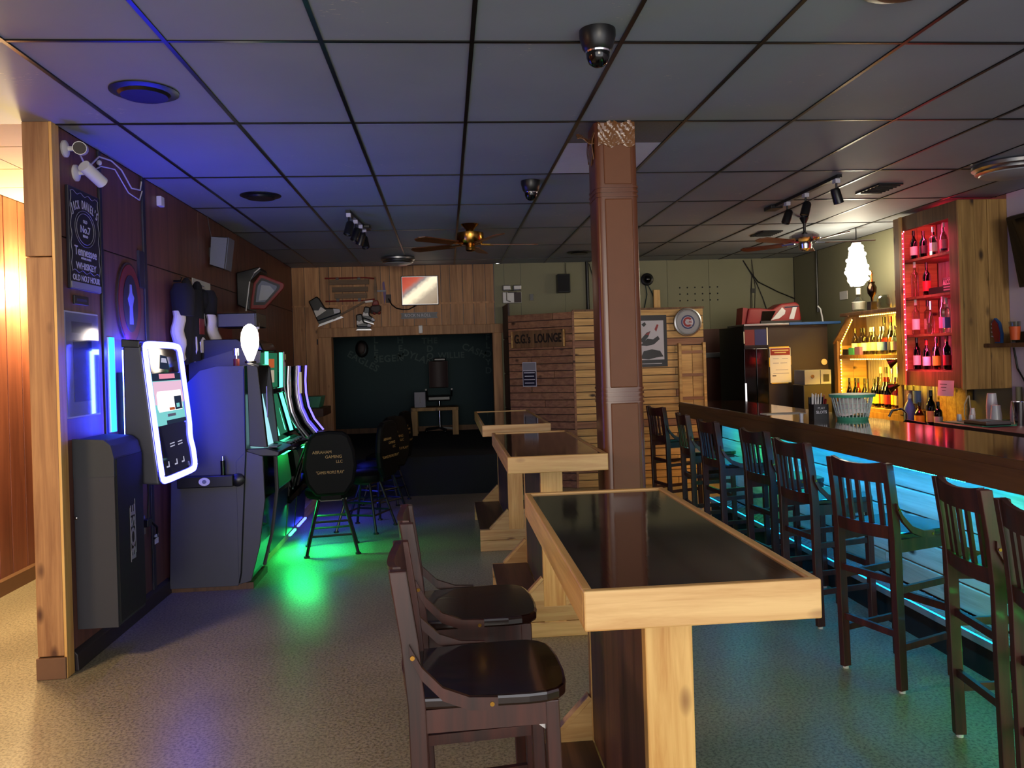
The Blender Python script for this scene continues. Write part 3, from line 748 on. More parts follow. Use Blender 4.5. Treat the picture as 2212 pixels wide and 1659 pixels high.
def bottle(kind, gl, lab, cap, loc, h, r, where, group):
    key = (kind, gl, lab, cap)
    cap_m = {'black': 'black', 'white': 'white', 'chrome': 'chrome', 'red': 'red', 'brass': 'brass'}[cap]
    lb = '%s %s %sbottle, %s%s cap, %s' % ({'tall': 'tall', 'round': 'rounded', 'wine': 'slim', 'square': 'square', 'decanter': 'bulbous'}[kind], GLN[gl], (lab + '-labelled ') if lab else '', '', CAPN[cap], where)
    if key in BC:
        src, hh, rr = BC[key]
        o = copy_tree(src); o.location = loc; o.scale = (r / rr, r / rr, h / hh); o['label'] = lb; o['group'] = group; o['category'] = 'bottle'
        return o
    t = thing('bottle', lb, 'bottle', loc, 0.6, group)
    bottle_parts(kind, gl, 'lab_' + lab if lab else None, cap_m, t, h, r)
    BC[key] = (t, h, r)
    return t
ORD = ['first', 'second', 'third', 'fourth', 'fifth', 'sixth', 'seventh', 'eighth', 'ninth', 'tenth', 'eleventh', 'twelfth', 'thirteenth', 'fourteenth']

# ------------------------------------------------------------------ amber-lit shelf unit on the right wall
M['rib_sheet'] = plain('ribbed_metal_sheet', (206, 200, 202), 0.32, 0.55, 0.04)
def corrugated(x, y0, y1, z0, z1, off, pitch=.055, amp=.012):
    mb = MB(off); n = int((y1 - y0) / pitch * 6)
    return mb.sheet(lambda u, v: (x - amp * (0.5 + 0.5 * math.sin(2 * math.pi * u * (y1 - y0) / pitch)), y0 + u * (y1 - y0), z0 + v * (z1 - z0)), n, 1)
O = (4.62, 8.1, .90)
yu = thing('back_bar_shelf', 'knotty wooden back-bar shelf glowing amber beside the red-lit cabinet', 'shelf', O)
F = 4.45
part('shelf_board', MB(O).box((F - .03, 7.45, 1.925), (XR, 8.62, 1.960)), 'frame_board', yu, bev=.003)
part('shelf_board', MB(O).box((F, 7.45, 1.455), (XR, 8.74, 1.495)), 'frame_board', yu, bev=.003)
part('shelf_board', MB(O).box((F, 7.45, .895), (XR, 8.74, .935)), 'frame_board', yu, bev=.003)
part('side_board', MB(O).prism([(F, .895), (XR, .895), (XR, 1.93), (F + .12, 1.93), (F, 1.64)], 'y', 8.74, 8.78), 'frame_board', yu, bev=.003)
part('front_post', MB(O).box((F - .02, 8.72, .895), (F, 8.80, 1.66)), 'frame_board', yu, bev=.003)
part('sloping_board', MB(O).bar((F - .01, 8.78, 1.63), (F - .01, 8.42, 1.925), .02, .06, (1, 0, 0)), 'frame_board', yu, bev=.003)
part('front_post', MB(O).box((F - .02, 7.44, .90), (F, 7.52, 1.95)), 'frame_board', yu, bev=.003)
part('kick_board', MB(O).box((F - .01, 7.45, .816), (F + .01, 8.74, .895)), 'frame_board', yu)
part('ribbed_back', corrugated(XR - .008, 7.42, 8.73, .93, 1.92, O), 'rib_sheet', yu, smooth=True)
for xa_, xb_ in ((F + .03, 4.62), (4.624, XR - .025)):
    part('side_lining', MB(O).box((xa_, 8.728, .94), (xb_, 8.738, 1.60)), 'pale_board', yu)
def led_string(name, pts, mt, hot, parent, off, pitch=.035, r=.006, w=.012):
    strip = MB(off); bul = MB(off)
    for a, b in zip(pts, pts[1:]):
        a = Vector(a); b = Vector(b); n = max(1, int((b - a).length / pitch))
        strip.bar(a, b, .004, w)
        for i in range(n + 1):
            bul.ball(a.lerp(b, i / n) - Vector((.004, 0, 0)), r, 6)
    o = part(name, strip, mt, parent)
    b_ = part('bulbs', bul, hot, o); b_['kind'] = 'stuff'
led_string('light_string', [(F + .02, 8.71, .95), (F + .02, 8.71, 1.44)], 'led_amber', 'led_amber_hot', yu, O)
led_string('light_string', [(F + .02, 8.71, 1.50), (F + .02, 8.70, 1.63), (F + .02, 8.44, 1.88)], 'led_amber', 'led_amber_hot', yu, O)
led_string('light_string', [(F + .10, 7.54, 1.915), (F + .10, 8.42, 1.915)], 'led_amber', 'led_amber_hot', yu, O)
led_string('light_string', [(F + .12, 7.54, 1.445), (F + .12, 8.68, 1.445)], 'led_amber', 'led_amber_hot', yu, O)
for k, zz in enumerate((1.44, 1.20)):
    part('bell_lamp', MB(O).lathe([(.012, 0), (.02, .03), (.055, .10), (.05, .10), (.015, .03)], (F - .03, 7.47, zz), 14, (-.7, .45, -.35)), 'brass_dark', yu, smooth=True)
W1 = 'from left, lower amber shelf'
low = [('round', 'g_brown', 'white', 'black'), ('round', 'g_green', 'green', 'black'), ('round', 'g_amber', 'cream', 'black'), ('round', 'g_brown', 'orange', 'black'), ('round', 'g_clear', 'cream', 'black'),
       ('tall', 'g_green', 'green', 'black'), ('wine', 'g_dark', 'yellow', 'black'), ('wine', 'g_dark', 'orange', 'red'), ('wine', 'g_dark', 'red', 'red'), ('tall', 'g_amber', 'yellow', 'white'), ('tall', 'g_amber', 'cream', 'brass')]
for i, q in enumerate(low):
    bottle(*q, (4.52 + .02 * (i % 2), 8.64 - i * .098, .936), .30 if i < 6 else .325, .034 if i < 6 else .040, '%s %s' % (ORD[i], W1), 'bottles on the lower amber shelf')
back = [('tall', 'g_clear', 'white', 'white'), ('tall', 'g_clear', None, 'black'), ('tall', 'g_clear', 'white', 'chrome'), ('tall', 'g_clear', 'red', 'chrome'), ('round', 'g_clear', 'white', 'chrome'), ('tall', 'g_clear', 'purple', 'chrome'), ('tall', 'g_clear', 'blue', 'white')]
for i, q in enumerate(back):
    bottle(*q, (4.70, 8.30 - i * .11, .936), .42, .038, '%s %s, rear row' % (ORD[i], W1), 'bottles on the lower amber shelf')
W2 = 'from left, upper amber shelf'
upr = [('tall', 'g_clear', 'white', 'brass'), ('tall', 'g_clear', 'cream', 'black'), ('tall', 'g_clear', 'white', 'black'), ('tall', 'g_clear', 'cream', 'white'), ('tall', 'g_clear', 'pink', 'chrome'), ('tall', 'g_clear', 'white', 'chrome'), ('tall', 'g_clear', 'blue', 'chrome'), ('tall', 'g_clear', 'navy', 'white'), ('round', 'g_clear', 'white', 'white'), ('round', 'g_amber', 'orange', 'red')]
for i, q in enumerate(upr):
    bottle(*q, (4.53 + .02 * (i % 2), 8.50 - i * .098, 1.496), .29, .040, '%s %s' % (ORD[i], W2), 'bottles on the upper amber shelf')
upb = [('wine', 'g_clear', 'red', 'black'), ('round', 'g_brown', 'orange', 'red'), ('tall', 'g_clear', 'blue', 'black'), ('wine', 'g_dark', 'navy', 'black'), ('square', 'g_amber', 'red', 'red'), ('decanter', 'g_amber', 'cream', 'red')]
for i, q in enumerate(upb):
    bottle(*q, (4.70, 8.20 - i * .125, 1.496), .40, .044, '%s %s, rear row' % (ORD[i], W2), 'bottles on the upper amber shelf')
for i, (c_, nm) in enumerate((('lab_black', 'black'), ('teal_bin', 'dark green'), ('lab_purple', 'purple'))):
    y_ = 8.60 - i * .13
    solo('box', 'small %s card box in front of the bottles on the upper amber shelf' % nm, 'box', MB((F + .04, y_, 1.496)).box((F + .012, y_ - .055, 1.496), (F + .05, y_ + .055, 1.56 + .012 * i)), c_, (F + .04, y_, 1.496), group='card boxes on the amber shelf')
# on the top shelf
bottle('decanter', 'g_clear', 'white', 'white', (4.56, 8.46, 1.961), .27, .07, 'at the far end on top of the amber shelf', 'things on top of the amber shelf')
t = thing('trophy', 'dark metal trophy cup on a black foot, below the bright hanging lamp', 'trophy', (4.55, 8.16, 1.961))
part('foot', MB().box((-.04, -.04, 0), (.04, .04, .10)), 'black', t, bev=.004)
part('cup', MB().lathe([(.012, .10), (.014, .14), (.045, .19), (.05, .25), (.03, .29), (.035, .31)], (0, 0, 0), 14), 'brass_dark', t, smooth=True)
part('figure', MB().lathe([(.015, .31), (.01, .36), (.014, .40), (.006, .43)], (0, 0, 0), 8), 'brass', t, smooth=True)
solo('glass_jar', 'squat clear glass jar beside the trophy on the amber shelf top', 'jar', MB().lathe([(.055, 0), (.07, .02), (.07, .11), (.05, .14), (.052, .15), (.046, .15), (.06, .02)], (0, 0, 0), 16), 'g_clear', (4.55, 7.93, 1.961), smooth=True)
t = thing('mirror', 'arched tabletop mirror in a dark red frame leaning on the amber shelf top', 'mirror', (4.70, 7.68, 1.961))
arc = [(.16 * math.cos(R(a)), .14 + .16 * math.sin(R(a))) for a in range(0, 181, 15)]
part('frame', MB().prism([(.16, 0)] + arc + [(-.16, 0)], 'x', -.01, .01), 'red_dull', t)
arc2 = [(.12 * math.cos(R(a)), .14 + .12 * math.sin(R(a))) for a in range(0, 181, 15)]
part('mirror_glass', MB().prism([(.12, .03)] + arc2 + [(-.12, .03)], 'x', -.016, -.010), 'alu', t)
solo('drinking_glass', 'yellowish tall glass at the right end of the amber shelf top', 'glass', MB().lathe([(.03, 0), (.04, .17), (.036, .17), (.027, .01)], (0, 0, 0), 12), 'g_amber', (4.52, 7.60, 1.961), smooth=True)

# ------------------------------------------------------------------ red-lit cabinet
O = (4.6, 6.9, 1.20)
rc = thing('wall_cabinet', 'tall knotty wood wall cabinet, its open shelves lit red', 'cabinet', O)
F = 4.37
y0, y1, z0, z1 = 6.44, 7.40, 1.20, 2.80
part('stile', MB(O).box((F - .01, y0, z0), (F + .02, y0 + .115, z1)), 'frame_board', rc, bev=.003)
part('stile', MB(O).box((F - .01, 7.27, z0), (F + .02, y1, z1)), 'frame_board', rc, bev=.003)
part('stile_strip', MB(O).box((F - .022, 7.245, z0), (F - .008, 7.29, z1)), 'rough_board', rc, bev=.002)
part('top_rail', MB(O).box((F - .008, y0 + .115, 2.665), (F + .02, 7.27, z1)), 'frame_board', rc)
part('bottom_rail', MB(O).box((F - .008, y0 + .115, z0), (F + .02, 7.27, 1.335)), 'frame_board', rc)
part('top_board', MB(O).box((F + .02, y0 + .02, 2.74), (XR, y1, 2.76)), 'frame_board', rc)
part('side_board', MB(O).box((F + .02, y1 - .02, z0), (XR, y1, z1)), 'frame_board', rc)
part('ribbed_back', corrugated(XR - .008, y0 + .02, 7.375, 1.30, 2.74, O), 'rib_sheet', rc, smooth=True)
for xa_, xb_ in ((F + .03, 4.58), (4.584, XR - .025)):
    part('side_lining', MB(O).box((xa_, y1 - .032, z0 + .14), (xb_, y1 - .022, z1 - .06)), 'pale_board', rc)
xe = [F - .012, F + .02, F + .135, F + .25, F + .36, XR]
for a, b in zip(xe, xe[1:]):
    part('side_plank', MB(O).box((a + .001, y0 - .018 - rnd.uniform(0, .004), z0 - .015), (b - .001, y0 + .0, z1)), 'rough_board', rc, bev=.003)
SH = [1.325, 1.655, 2.01, 2.365]
for zz in SH:
    part('shelf_board', MB(O).box((F + .02, y0 + .02, zz), (XR - .02, y1 - .02, zz + .022)), 'frame_board', rc)
led_string('light_string', [(F - .012, 7.235, 1.345), (F - .012, 7.235, 2.64), (F - .012, 7.215, 2.655)], 'led_red', 'led_red_hot', rc, O, pitch=.047)
led_string('light_string', [(F + .05, 6.47, 2.71), (F + .05, 7.36, 2.71)], 'led_red', 'led_red_hot', rc, O, pitch=.05)
WS = ['bottom', 'third', 'second', 'top']
RB = [[('wine', 'g_dark', 'white', 'black'), ('wine', 'g_green', 'green', 'black'), ('tall', 'g_clear', 'white', 'red'), ('tall', 'g_blue', 'blue', 'black'), ('round', 'g_amber', 'yellow', 'black'), ('square', 'g_dark', 'purple', 'black'), ('tall', 'g_dark', 'red', 'red'), ('square', 'g_brown', 'navy', 'black')],
      [('tall', 'g_clear', 'white', 'white'), ('square', 'g_clear', None, 'black'), ('decanter', 'g_clear', None, 'chrome'), ('tall', 'g_clear', 'pink', 'white'), ('square', 'g_clear', 'blue', 'white')],
      [('tall', 'g_clear', None, 'white'), ('tall', 'g_brown', 'red', 'black')],
      [('wine', 'g_dark', 'white', 'black'), ('tall', 'g_clear', 'blue', 'red'), ('tall', 'g_dark', 'black', 'black'), ('tall', 'g_brown', 'pink', 'brass'), ('square', 'g_clear', 'white', 'chrome'), ('square', 'g_clear', 'navy', 'white'), ('round', 'g_clear', 'pink', 'white')]]
HH = [.30, .33, .33, .27]
for s_, row_ in enumerate(RB):
    for i, q in enumerate(row_):
        yy = 7.19 - i * (.076 if s_ in (0, 3) else .115)
        bottle(*q, (4.435 + .045 * (i % 2), yy, SH[s_] + .023), HH[s_] * (1 - .1 * ((i * 7) % 3) / 2), .034, '%s from left, %s red-lit shelf' % (ORD[i], WS[s_]), 'bottles in the red-lit cabinet')
t = thing('sign', 'black sign reading ALCOHOL on the second shelf of the red-lit cabinet', 'sign', (4.44, 6.66, 2.033))
part('board', MB().box((-.006, -.11, .0), (.006, .11, .135)), 'black', t)
text('lettering', 'ALCOHOL', .06, (4.432, 6.66, 2.125), *RW, 'print', t, width=.20)
for k in range(3):
    part('print_line', MB().box((-.0075, -.095, .070 - k * .024), (-.006, .095, .080 - k * .024)), 'print_dim', t)
t = thing('sign', 'long low black sign with faint print beside the ALCOHOL sign', 'sign', (4.46, 6.90, 2.033))
part('board', MB().box((-.006, -.11, .0), (.006, .11, .065)), 'black', t)
t = thing('note', 'curled handwritten note taped under the red-lit cabinet', 'note', (4.345, 6.62, 1.19))
part('sheet', MB().sheet(lambda u, v: (-.006 - .012 * math.sin(u * 4 + 1) - .012 * (1 - v), .09 - .19 * u, -.065 + .135 * v), 8, 6), 'paper_lav', t, smooth=True)
for k in range(3):
    part('ink_line', MB().box((-.030, -.05 + .01 * k, .035 - k * .028), (-.0285, .05 - .015 * k, .040 - k * .028)), 'print_dark', t)

# ------------------------------------------------------------------ back counter behind the bar
O = (4.4, 5.6, 0)
bk = thing('back_counter', 'black back-bar counter below the cabinets with a dark worktop', 'counter', O)
part('cabinet_body', MB(O).box((4.05, 3.2, 0), (XR - .005, 6.22, .89)).box((4.30, 6.22, 0), (XR - .005, 8.46, .78)), 'black_matte', bk)
part('worktop', MB(O).box((3.98, 3.2, .90), (XR - .005, 6.25, .935)), 'panel_dark', bk, bev=.004)
part('worktop', MB(O).box((4.26, 6.25, .78), (XR - .005, 8.46, .815)), 'black', bk, bev=.004)
for a, b in ((3.3, 4.2), (4.22, 5.2), (5.22, 6.18)):
    d_ = part('door', MB(O).box((4.03, a, .08), (4.05, b, .86)), 'black', bk, bev=.003)
    part('handle', MB(O).bar((4.02, b - .06, .5), (4.02, b - .06, .75), .012, .02), 'alu', d_)
sk = thing('bar_sink', 'black under-bar sink station with bottles rail and hoses behind the bar', 'sink', (3.55, 5.9, 0))
part('basin', MB((3.55, 5.9, 0)).box((3.35, 5.2, 0), (3.80, 6.6, .84)), 'black_matte', sk)
part('speed_rail', MB((3.55, 5.9, 0)).box((3.33, 5.2, .84), (3.37, 6.6, .92)), 'black', sk)
part('tap', MB((3.55, 5.9, 0)).tube([(3.72, 6.2, .84), (3.72, 6.2, 1.02), (3.68, 6.2, 1.06), (3.60, 6.2, 1.05), (3.57, 6.2, 1.0)], .010), 'chrome', sk, smooth=True)
part('hose', MB((3.55, 5.9, 0)).tube([(3.6, 5.6, .84), (3.55, 5.65, .98), (3.48, 5.8, 1.0), (3.45, 5.95, .9), (3.47, 6.0, .84)], .012), 'black', sk, smooth=True)
part('drain_tray', MB((3.55, 5.9, 0)).box((3.42, 6.25, .84), (3.78, 6.55, .87)), 'alu', sk)
part('ice_scoop', MB((3.55, 5.9, 0)).box((3.5, 5.35, .84), (3.62, 5.5, .90)), 'alu', sk, bev=.01)
solo('green_mat', 'pale green rubber mat under the plastic cups on the back counter', 'mat', MB((4.4, 6.0, .935)).box((4.05, 5.75, .935), (4.55, 6.24, .943)), 'teal_bin', (4.4, 6.0, .935))
def cup_stack(label, loc, n, h=.10, r=.04):
    t = thing('cup_stack', label, 'cups', loc, 0, 'plastic cup stacks on the back counter')
    for k in range(n):
        z = k * .022
        part('cup', MB().lathe([(r, z), (r * .74, z + h), (.001, z + h)], (0, 0, 0), 14, close=False), 'cup', t, smooth=True)
    return t
cup_stack('tallest stack of upturned clear cups on the back counter', (4.42, 6.15, .944), 6, .11, .044)
cup_stack('medium stack of upturned clear cups right of the tallest stack', (4.36, 6.02, .944), 2, .11, .043)
cup_stack('stack of upturned clear cups beside the chrome shaker', (4.46, 5.93, .944), 4, .10, .042)
for i, (yy, xx, n) in enumerate(((6.20, 4.17, 1), (6.22, 4.30, 3), (6.12, 4.22, 1))):
    cup_stack(['leftmost small shot cup on the green mat', 'short stack of small shot cups behind two single ones', 'small shot cup nearest the bar on the green mat'][i], (xx, yy, .944), n, .055, .022)
solo('cocktail_shaker', 'tall chrome cocktail shaker beside the cups on the back counter', 'shaker', MB().lathe([(.036, 0), (.050, .18), (.046, .18), (.034, .005)], (0, 0, 0), 16), 'chrome', (4.36, 5.76, .936), smooth=True)
t = thing('bar_tray', 'black rectangular tray lying in front of the cups', 'tray', (4.16, 5.85, .943))
part('base', MB().box((-.10, -.13, 0), (.10, .13, .012)), 'black', t)
part('rim', MB().box((-.10, -.13, .012), (-.09, .13, .03)).box((.09, -.13, .012), (.10, .13, .03)).box((-.09, -.13, .012), (.09, -.12, .03)).box((-.09, .12, .012), (.09, .13, .03)), 'alu', t)
t = thing('syrup_bottle', 'bottle of blue liquid left of the syrup bottles on the low counter', 'bottle', (4.45, 7.36, .816))
part('bottle_body', MB().lathe([(.045, 0), (.052, .02), (.052, .16), (.03, .21), (.016, .23), (.016, .25)], (0, 0, 0), 14), 'lab_blue', t, smooth=True)
part('cap', MB().lathe([(.02, .25), (.02, .28), (.008, .30)], (0, 0, 0), 10), 'white', t, smooth=True)
spb = struct('trim_4')
for k in range(3):
    part('splash_board', MB().box((XR - .022, 7.0 + k * .145, .82), (XR - .006, 7.142 + k * .145, 1.18)), 'pale_board', spb, bev=.003)
WL = 'on the low counter under the red-lit cabinet'
bottle('round', 'g_amber', 'yellow', 'black', (4.45, 7.20, .816), .22, .045, 'left ' + WL, 'bottles under the red-lit cabinet')
bottle('wine', 'g_dark', 'cream', 'black', (4.47, 7.05, .816), .34, .042, 'tallest ' + WL, 'bottles under the red-lit cabinet')
bottle('tall', 'g_brown', 'white', 'black', (4.46, 6.93, .816), .24, .036, 'right ' + WL, 'bottles under the red-lit cabinet')
t = thing('outlet', 'black double outlet plate on the wall under the red-lit cabinet', 'outlet', (XR - .02, 6.95, 1.12))
part('plate', MB().box((.006, -.04, -.06), (.02, .04, .06)), 'black', t)
part('plug', MB().box((-.02, -.03, .06), (.015, .03, .14)), 'white', t, bev=.005)
part('cable', MB().tube([(-.01, .0, -.02), (-.03, .03, -.10), (-.02, .05, -.2), (-.0, .04, -.28)], .006), 'white', t, smooth=True)
part('cable', MB().tube([(-.01, -.01, -.02), (-.03, -.05, -.12), (-.02, -.06, -.28)], .005), 'white', t, smooth=True)
for k in range(3):
    solo('pipe', ['left', 'middle', 'right'][k] + ' grey-green vertical pipe on the wall behind the plastic cups', 'pipe', MB((XR, 6.1, 0)).cyl((XR - .03, 6.30 - k * .10, .94), (XR - .03, 6.30 - k * .10, 1.20), .024, n=12), 'green_wall', (XR, 6.1, 0), smooth=True)
# right edge: television, shelf, glasses
t = thing('television', 'black television tilted down on the pale wall at the right edge', 'television', (4.62, 5.74, 2.3))
part('housing', MB().prism([(.0, .30), (.06, .32), (.16, -.26), (.10, -.28)], 'y', -.5, .46), 'black', t, bev=.01)
part('screen', MB().prism([(-.004, .27), (.0, .27), (.098, -.25), (.094, -.25)], 'y', -.47, .43), 'black_gloss', t)
part('wall_arm', MB().box((.08, -.05, .02), (.18, .05, .10)), 'black', t)
sh = solo('wall_shelf', 'thin wooden wall shelf with a dark edge right of the plank cabinet', 'shelf', MB((4.68, 5.6, 1.55)).box((4.55, 4.6, 1.535), (XR, 6.40, 1.57)), 'frame_board', (4.68, 5.6, 1.55), bev=.004)
bx = solo('black_box', 'long low black box lying on the wall shelf', 'box', MB((4.72, 5.7, 1.57)).box((4.66, 4.9, 1.57), (XR - .01, 6.18, 1.66)), 'black', (4.72, 5.7, 1.57), bev=.004)
t = thing('flip_flop', 'red and blue striped sandal standing at the left end of the wall shelf', 'sandal', (4.62, 6.33, 1.572))
part('sole', MB().prism([(-.05, 0), (.02, 0), (.05, .09), (.055, .18), (.02, .21), (-.03, .17), (-.055, .08)], 'x', -.012, .012), 'blue_board', t)
part('footbed', MB().prism([(-.04, .01), (.012, .01), (.038, .09), (.042, .17), (.015, .195), (-.022, .16), (-.045, .08)], 'x', -.020, -.012), 'red', t)
for k in range(4):
    part('stripe', MB().bar((-.014, .015 + .01 * k, .05 + .035 * k), (-.014, .055, .06 + .035 * k), .008, .008), 'print', t)
t = thing('pint_glass', 'pint glass with a red and orange print on the wall shelf', 'glass', (4.60, 6.10, 1.572))
part('glass_wall', MB().lathe([(.032, 0), (.044, .17), (.041, .17), (.029, .01)], (0, 0, 0), 14), 'g_clear', t, smooth=True)
part('print', MB().lathe([(.0335, .02), (.0415, .13)], (0, 0, 0), 14, close=False), 'lab_orange', t, smooth=True)
solo('cable', 'black cable running down the pale wall from the television', 'cable', MB((XR, 6.35, 1.5)).tube([(XR - .012, 6.37, 1.53), (XR - .012, 6.33, 1.35), (XR - .012, 6.22, 1.2), (XR - .012, 6.1, 1.08), (XR - .012, 6.08, .95)], .008), 'black', (XR, 6.35, 1.5), smooth=True)
t = thing('tap_handle', 'silver star-topped beer tap handle at the right edge', 'tap', (4.50, 5.68, .936))
part('column', MB().cyl((0, 0, 0), (0, 0, .20), .022, n=12), 'chrome', t, smooth=True)
star = [((.05 if k % 2 == 0 else .02) * math.sin(math.pi * k / 5), .26 + (.05 if k % 2 == 0 else .02) * math.cos(math.pi * k / 5)) for k in range(10)]
part('star', MB().prism(star, 'x', -.008, .008), 'chrome', t)
part('handle', MB().cyl((0, 0, .29), (0, 0, .38), .012, .016, 10), 'pine_z', t, smooth=True)

# ------------------------------------------------------------------ cooler at the far end, things on it, notice
O = (3.95, 9.35, 0)
cl = thing('beverage_cooler', 'tall brown-sided beverage cooler with a dark glass front by the back wall', 'cooler', O)
part('body', MB(O).box((3.46, 9.02, .02), (4.46, 9.85, 1.86)), 'black', cl)
part('side_panel', MB(O).box((3.735, 9.0, .02), (4.46, 9.02, 1.86)), 'brown_lam', cl)
part('glass_door', MB(O).box((3.445, 8.99, .1), (3.585, 9.02, 1.60)), 'black_gloss', cl, bev=.004)
part('glass_door', MB(O).box((3.592, 8.99, .1), (3.730, 9.02, 1.60)), 'black_gloss', cl, bev=.004)
part('top_sign', MB(O).box((3.45, 8.992, 1.62), (3.73, 9.02, 1.84)), 'black', cl)
part('sign_panel', MB(O).box((3.46, 8.989, 1.64), (3.575, 8.993, 1.82)), 'red_dull', cl)
part('sign_panel', MB(O).box((3.578, 8.989, 1.64), (3.715, 8.993, 1.82)), 'blue_logo', cl)
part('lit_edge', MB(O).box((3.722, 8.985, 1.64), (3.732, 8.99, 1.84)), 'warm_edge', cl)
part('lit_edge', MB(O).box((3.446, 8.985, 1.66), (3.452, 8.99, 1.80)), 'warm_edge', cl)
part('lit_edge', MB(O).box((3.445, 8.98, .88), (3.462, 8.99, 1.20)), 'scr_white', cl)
t = thing('notice', 'white notice with a red heading taped to the brown side of the cooler', 'notice', (3.875, 8.99, 1.40))
part('tape', MB().box((-.13, -.002, .19), (.11, .004, .215)).box((-.135, -.002, -.02), (-.12, .004, .09)).box((.115, -.002, .0), (.130, .004, .10)).box((-.11, -.002, -.215), (.09, .004, -.195)), 'lab_yellow', t)
part('sheet', MB().box((-.125, -.004, -.205), (.125, -.001, .20)), 'paper', t)
part('heading', MB().box((-.118, -.006, .115), (.118, -.004, .195)), 'red', t)
for k in range(2):
    part('print_line', MB().box((-.10 + .03 * k, -.0075, .165 - k * .026), (.10 - .03 * k, -.006, .177 - k * .026)), 'lab_cream', t)
for k, (a, b, zz) in enumerate(((-.09, -.02, .07), (.02, .09, .07), (-.09, -.02, .02), (.0, .08, .02), (-.06, .09, -.06), (-.09, .10, -.10), (-.10, -.055, -.13))):
    part('print_line', MB().box((a, -.0055, zz), (b, -.004, zz + (.006 if k < 6 else .012))), 'print_dim' if k < 6 else 'print_dark', t)
solo('shelf_board', 'long flat grey board lying on top of the cooler', 'board', MB((3.9, 9.3, 1.862)).box((3.44, 8.95, 1.862), (3.98, 9.5, 1.885)), 'alu', (3.9, 9.3, 1.862), bev=.003)
solo('shelf_board', 'narrow blue plank lying on top of the cooler', 'board', MB((4.2, 9.1, 1.862)).box((3.98, 8.94, 1.862), (4.60, 9.08, 1.892)), 'blue_board', (4.2, 9.1, 1.862), bev=.003)
t = thing('race_car', 'red and white toy race car shell sitting on top of the cooler', 'toy car', (3.95, 9.25, 1.888))
part('body', MB().prism([(-.42, 0), (-.38, .19), (-.25, .19), (-.10, .17), (.02, .235), (.20, .25), (.24, .22), (.26, .04), (.22, 0)], 'y', -.13, .13), 'red', t, bev=.02)
part('window', MB().prism([(-.24, .03), (-.22, .15), (-.06, .15), (-.13, .03)], 'y', -.142, -.130), 'black_gloss', t)
part('stripe', MB().prism([(-.12, .04), (.02, .19), (.06, .15), (.05, .11), (-.02, .06)], 'y', -.140, -.130), 'white', t)
part('stripe', MB().prism([(.10, .05), (.15, .19), (.20, .19), (.16, .05)], 'y', -.140, -.130), 'white', t)
part('bumper', MB().box((-.25, -.15, 0), (.25, -.12, .035)), 'black', t, bev=.006)
part('chrome_trim', MB().tube([(.05, -.137, .19), (.22, -.137, .20)], .008), 'chrome', t)
part('rear_panel', MB().prism([(-.46, 0), (-.44, .20), (-.38, .19), (-.40, 0)], 'y', -.10, .10), 'red', t)
O = (4.45, 8.95, .82)
t = thing('cash_register', 'black bar machine with a silver key panel beside the cooler', 'cash register', (4.09, 8.66, 0))
part('base', MB().box((-.16, -.14, 0), (.16, .14, 1.18)), 'black', t, bev=.006)
part('panel', MB().box((-.15, -.15, 1.18), (.03, .12, 1.34)), 'grey_mid', t, bev=.004)
part('meter_box', MB().box((.035, -.15, 1.181), (.155, .12, 1.34)), 'grey_mid', t, bev=.004)
part('display', MB().box((.065, -.155, 1.21), (.13, -.149, 1.29)), 'black', t)
part('key', MB().cyl((-.06, -.155, 1.27), (-.06, -.148, 1.27), .02, n=10), 'chrome', t)
solo('conduit', 'pale vertical conduit on the right wall behind the cooler', 'conduit', MB((4.62, 9.2, 1.5)).tube([(4.55, 9.2, 1.1), (4.54, 9.2, 1.5), (4.50, 9.2, 1.95), (4.48, 9.2, 2.05), (4.46, 9.22, 2.09)], .010), 'white', (4.62, 9.2, 1.5), smooth=True)
t = thing('thermometer', 'round pale dial on the edge of the cooler side', 'dial', (4.40, 8.99, 1.42))
part('face', MB().cyl((0, 0, 0), (0, -.015, 0), .035, n=16), 'lab_cream', t)
t = thing('wall_alarm', 'small white and red wall alarm above the dial', 'alarm', (4.60, 8.92, 1.50))
part('dome', MB().lathe([(.03, 0), (.03, .02), (.015, .035)], (0, 0, 0), 12, (0, -1, 0)), 'white', t, smooth=True)
part('base', MB().box((-.025, -.01, -.09), (.025, .01, -.03)), 'red', t)
solo('wall_plate', 'small white blank plate high on the right wall', 'plate', MB((XR, 9.25, 2.20)).box((XR - .008, 9.15, 2.16), (XR, 9.33, 2.26)), 'white', (XR, 9.25, 2.20))
solo('wire_bundle', 'dark cables drooping from the ceiling corner to the cooler', 'cables', MB((4.1, 10.5, 2.5)).tube([(4.08, YB - .01, 2.82), (4.16, YB - .02, 2.68), (4.28, YB - .02, 2.52), (4.55, YB - .02, 2.38), (4.78, YB - .03, 2.28)], .008).tube([(4.16, YB - .02, 2.68), (4.26, YB - .02, 2.5), (4.34, YB - .02, 2.3), (4.40, YB - .03, 2.1)], .006).tube([(4.20, YB - .02, 2.62), (4.18, YB - .02, 2.4), (4.17, YB - .02, 2.1)], .005).tube([(4.20, YB - .02, 2.82), (4.24, YB - .02, 2.45), (4.22, YB - .02, 2.1)], .004), 'black', (4.1, 10.5, 2.5), smooth=True)
solo('cable_box', 'small black cable box on the back wall among the drooping cables', 'box', MB((4.21, YB, 2.40)).box((4.18, YB - .03, 2.37), (4.24, YB, 2.43)), 'black', (4.21, YB, 2.40))
solo('conduit', 'thin dark conduit running up the right wall behind the fan', 'conduit', MB((XR, 10.0, 2.4)).cyl((XR - .012, 9.9, 2.05), (XR - .012, 9.9, ZC), .012, n=8), 'black', (XR, 10.0, 2.4), smooth=True)

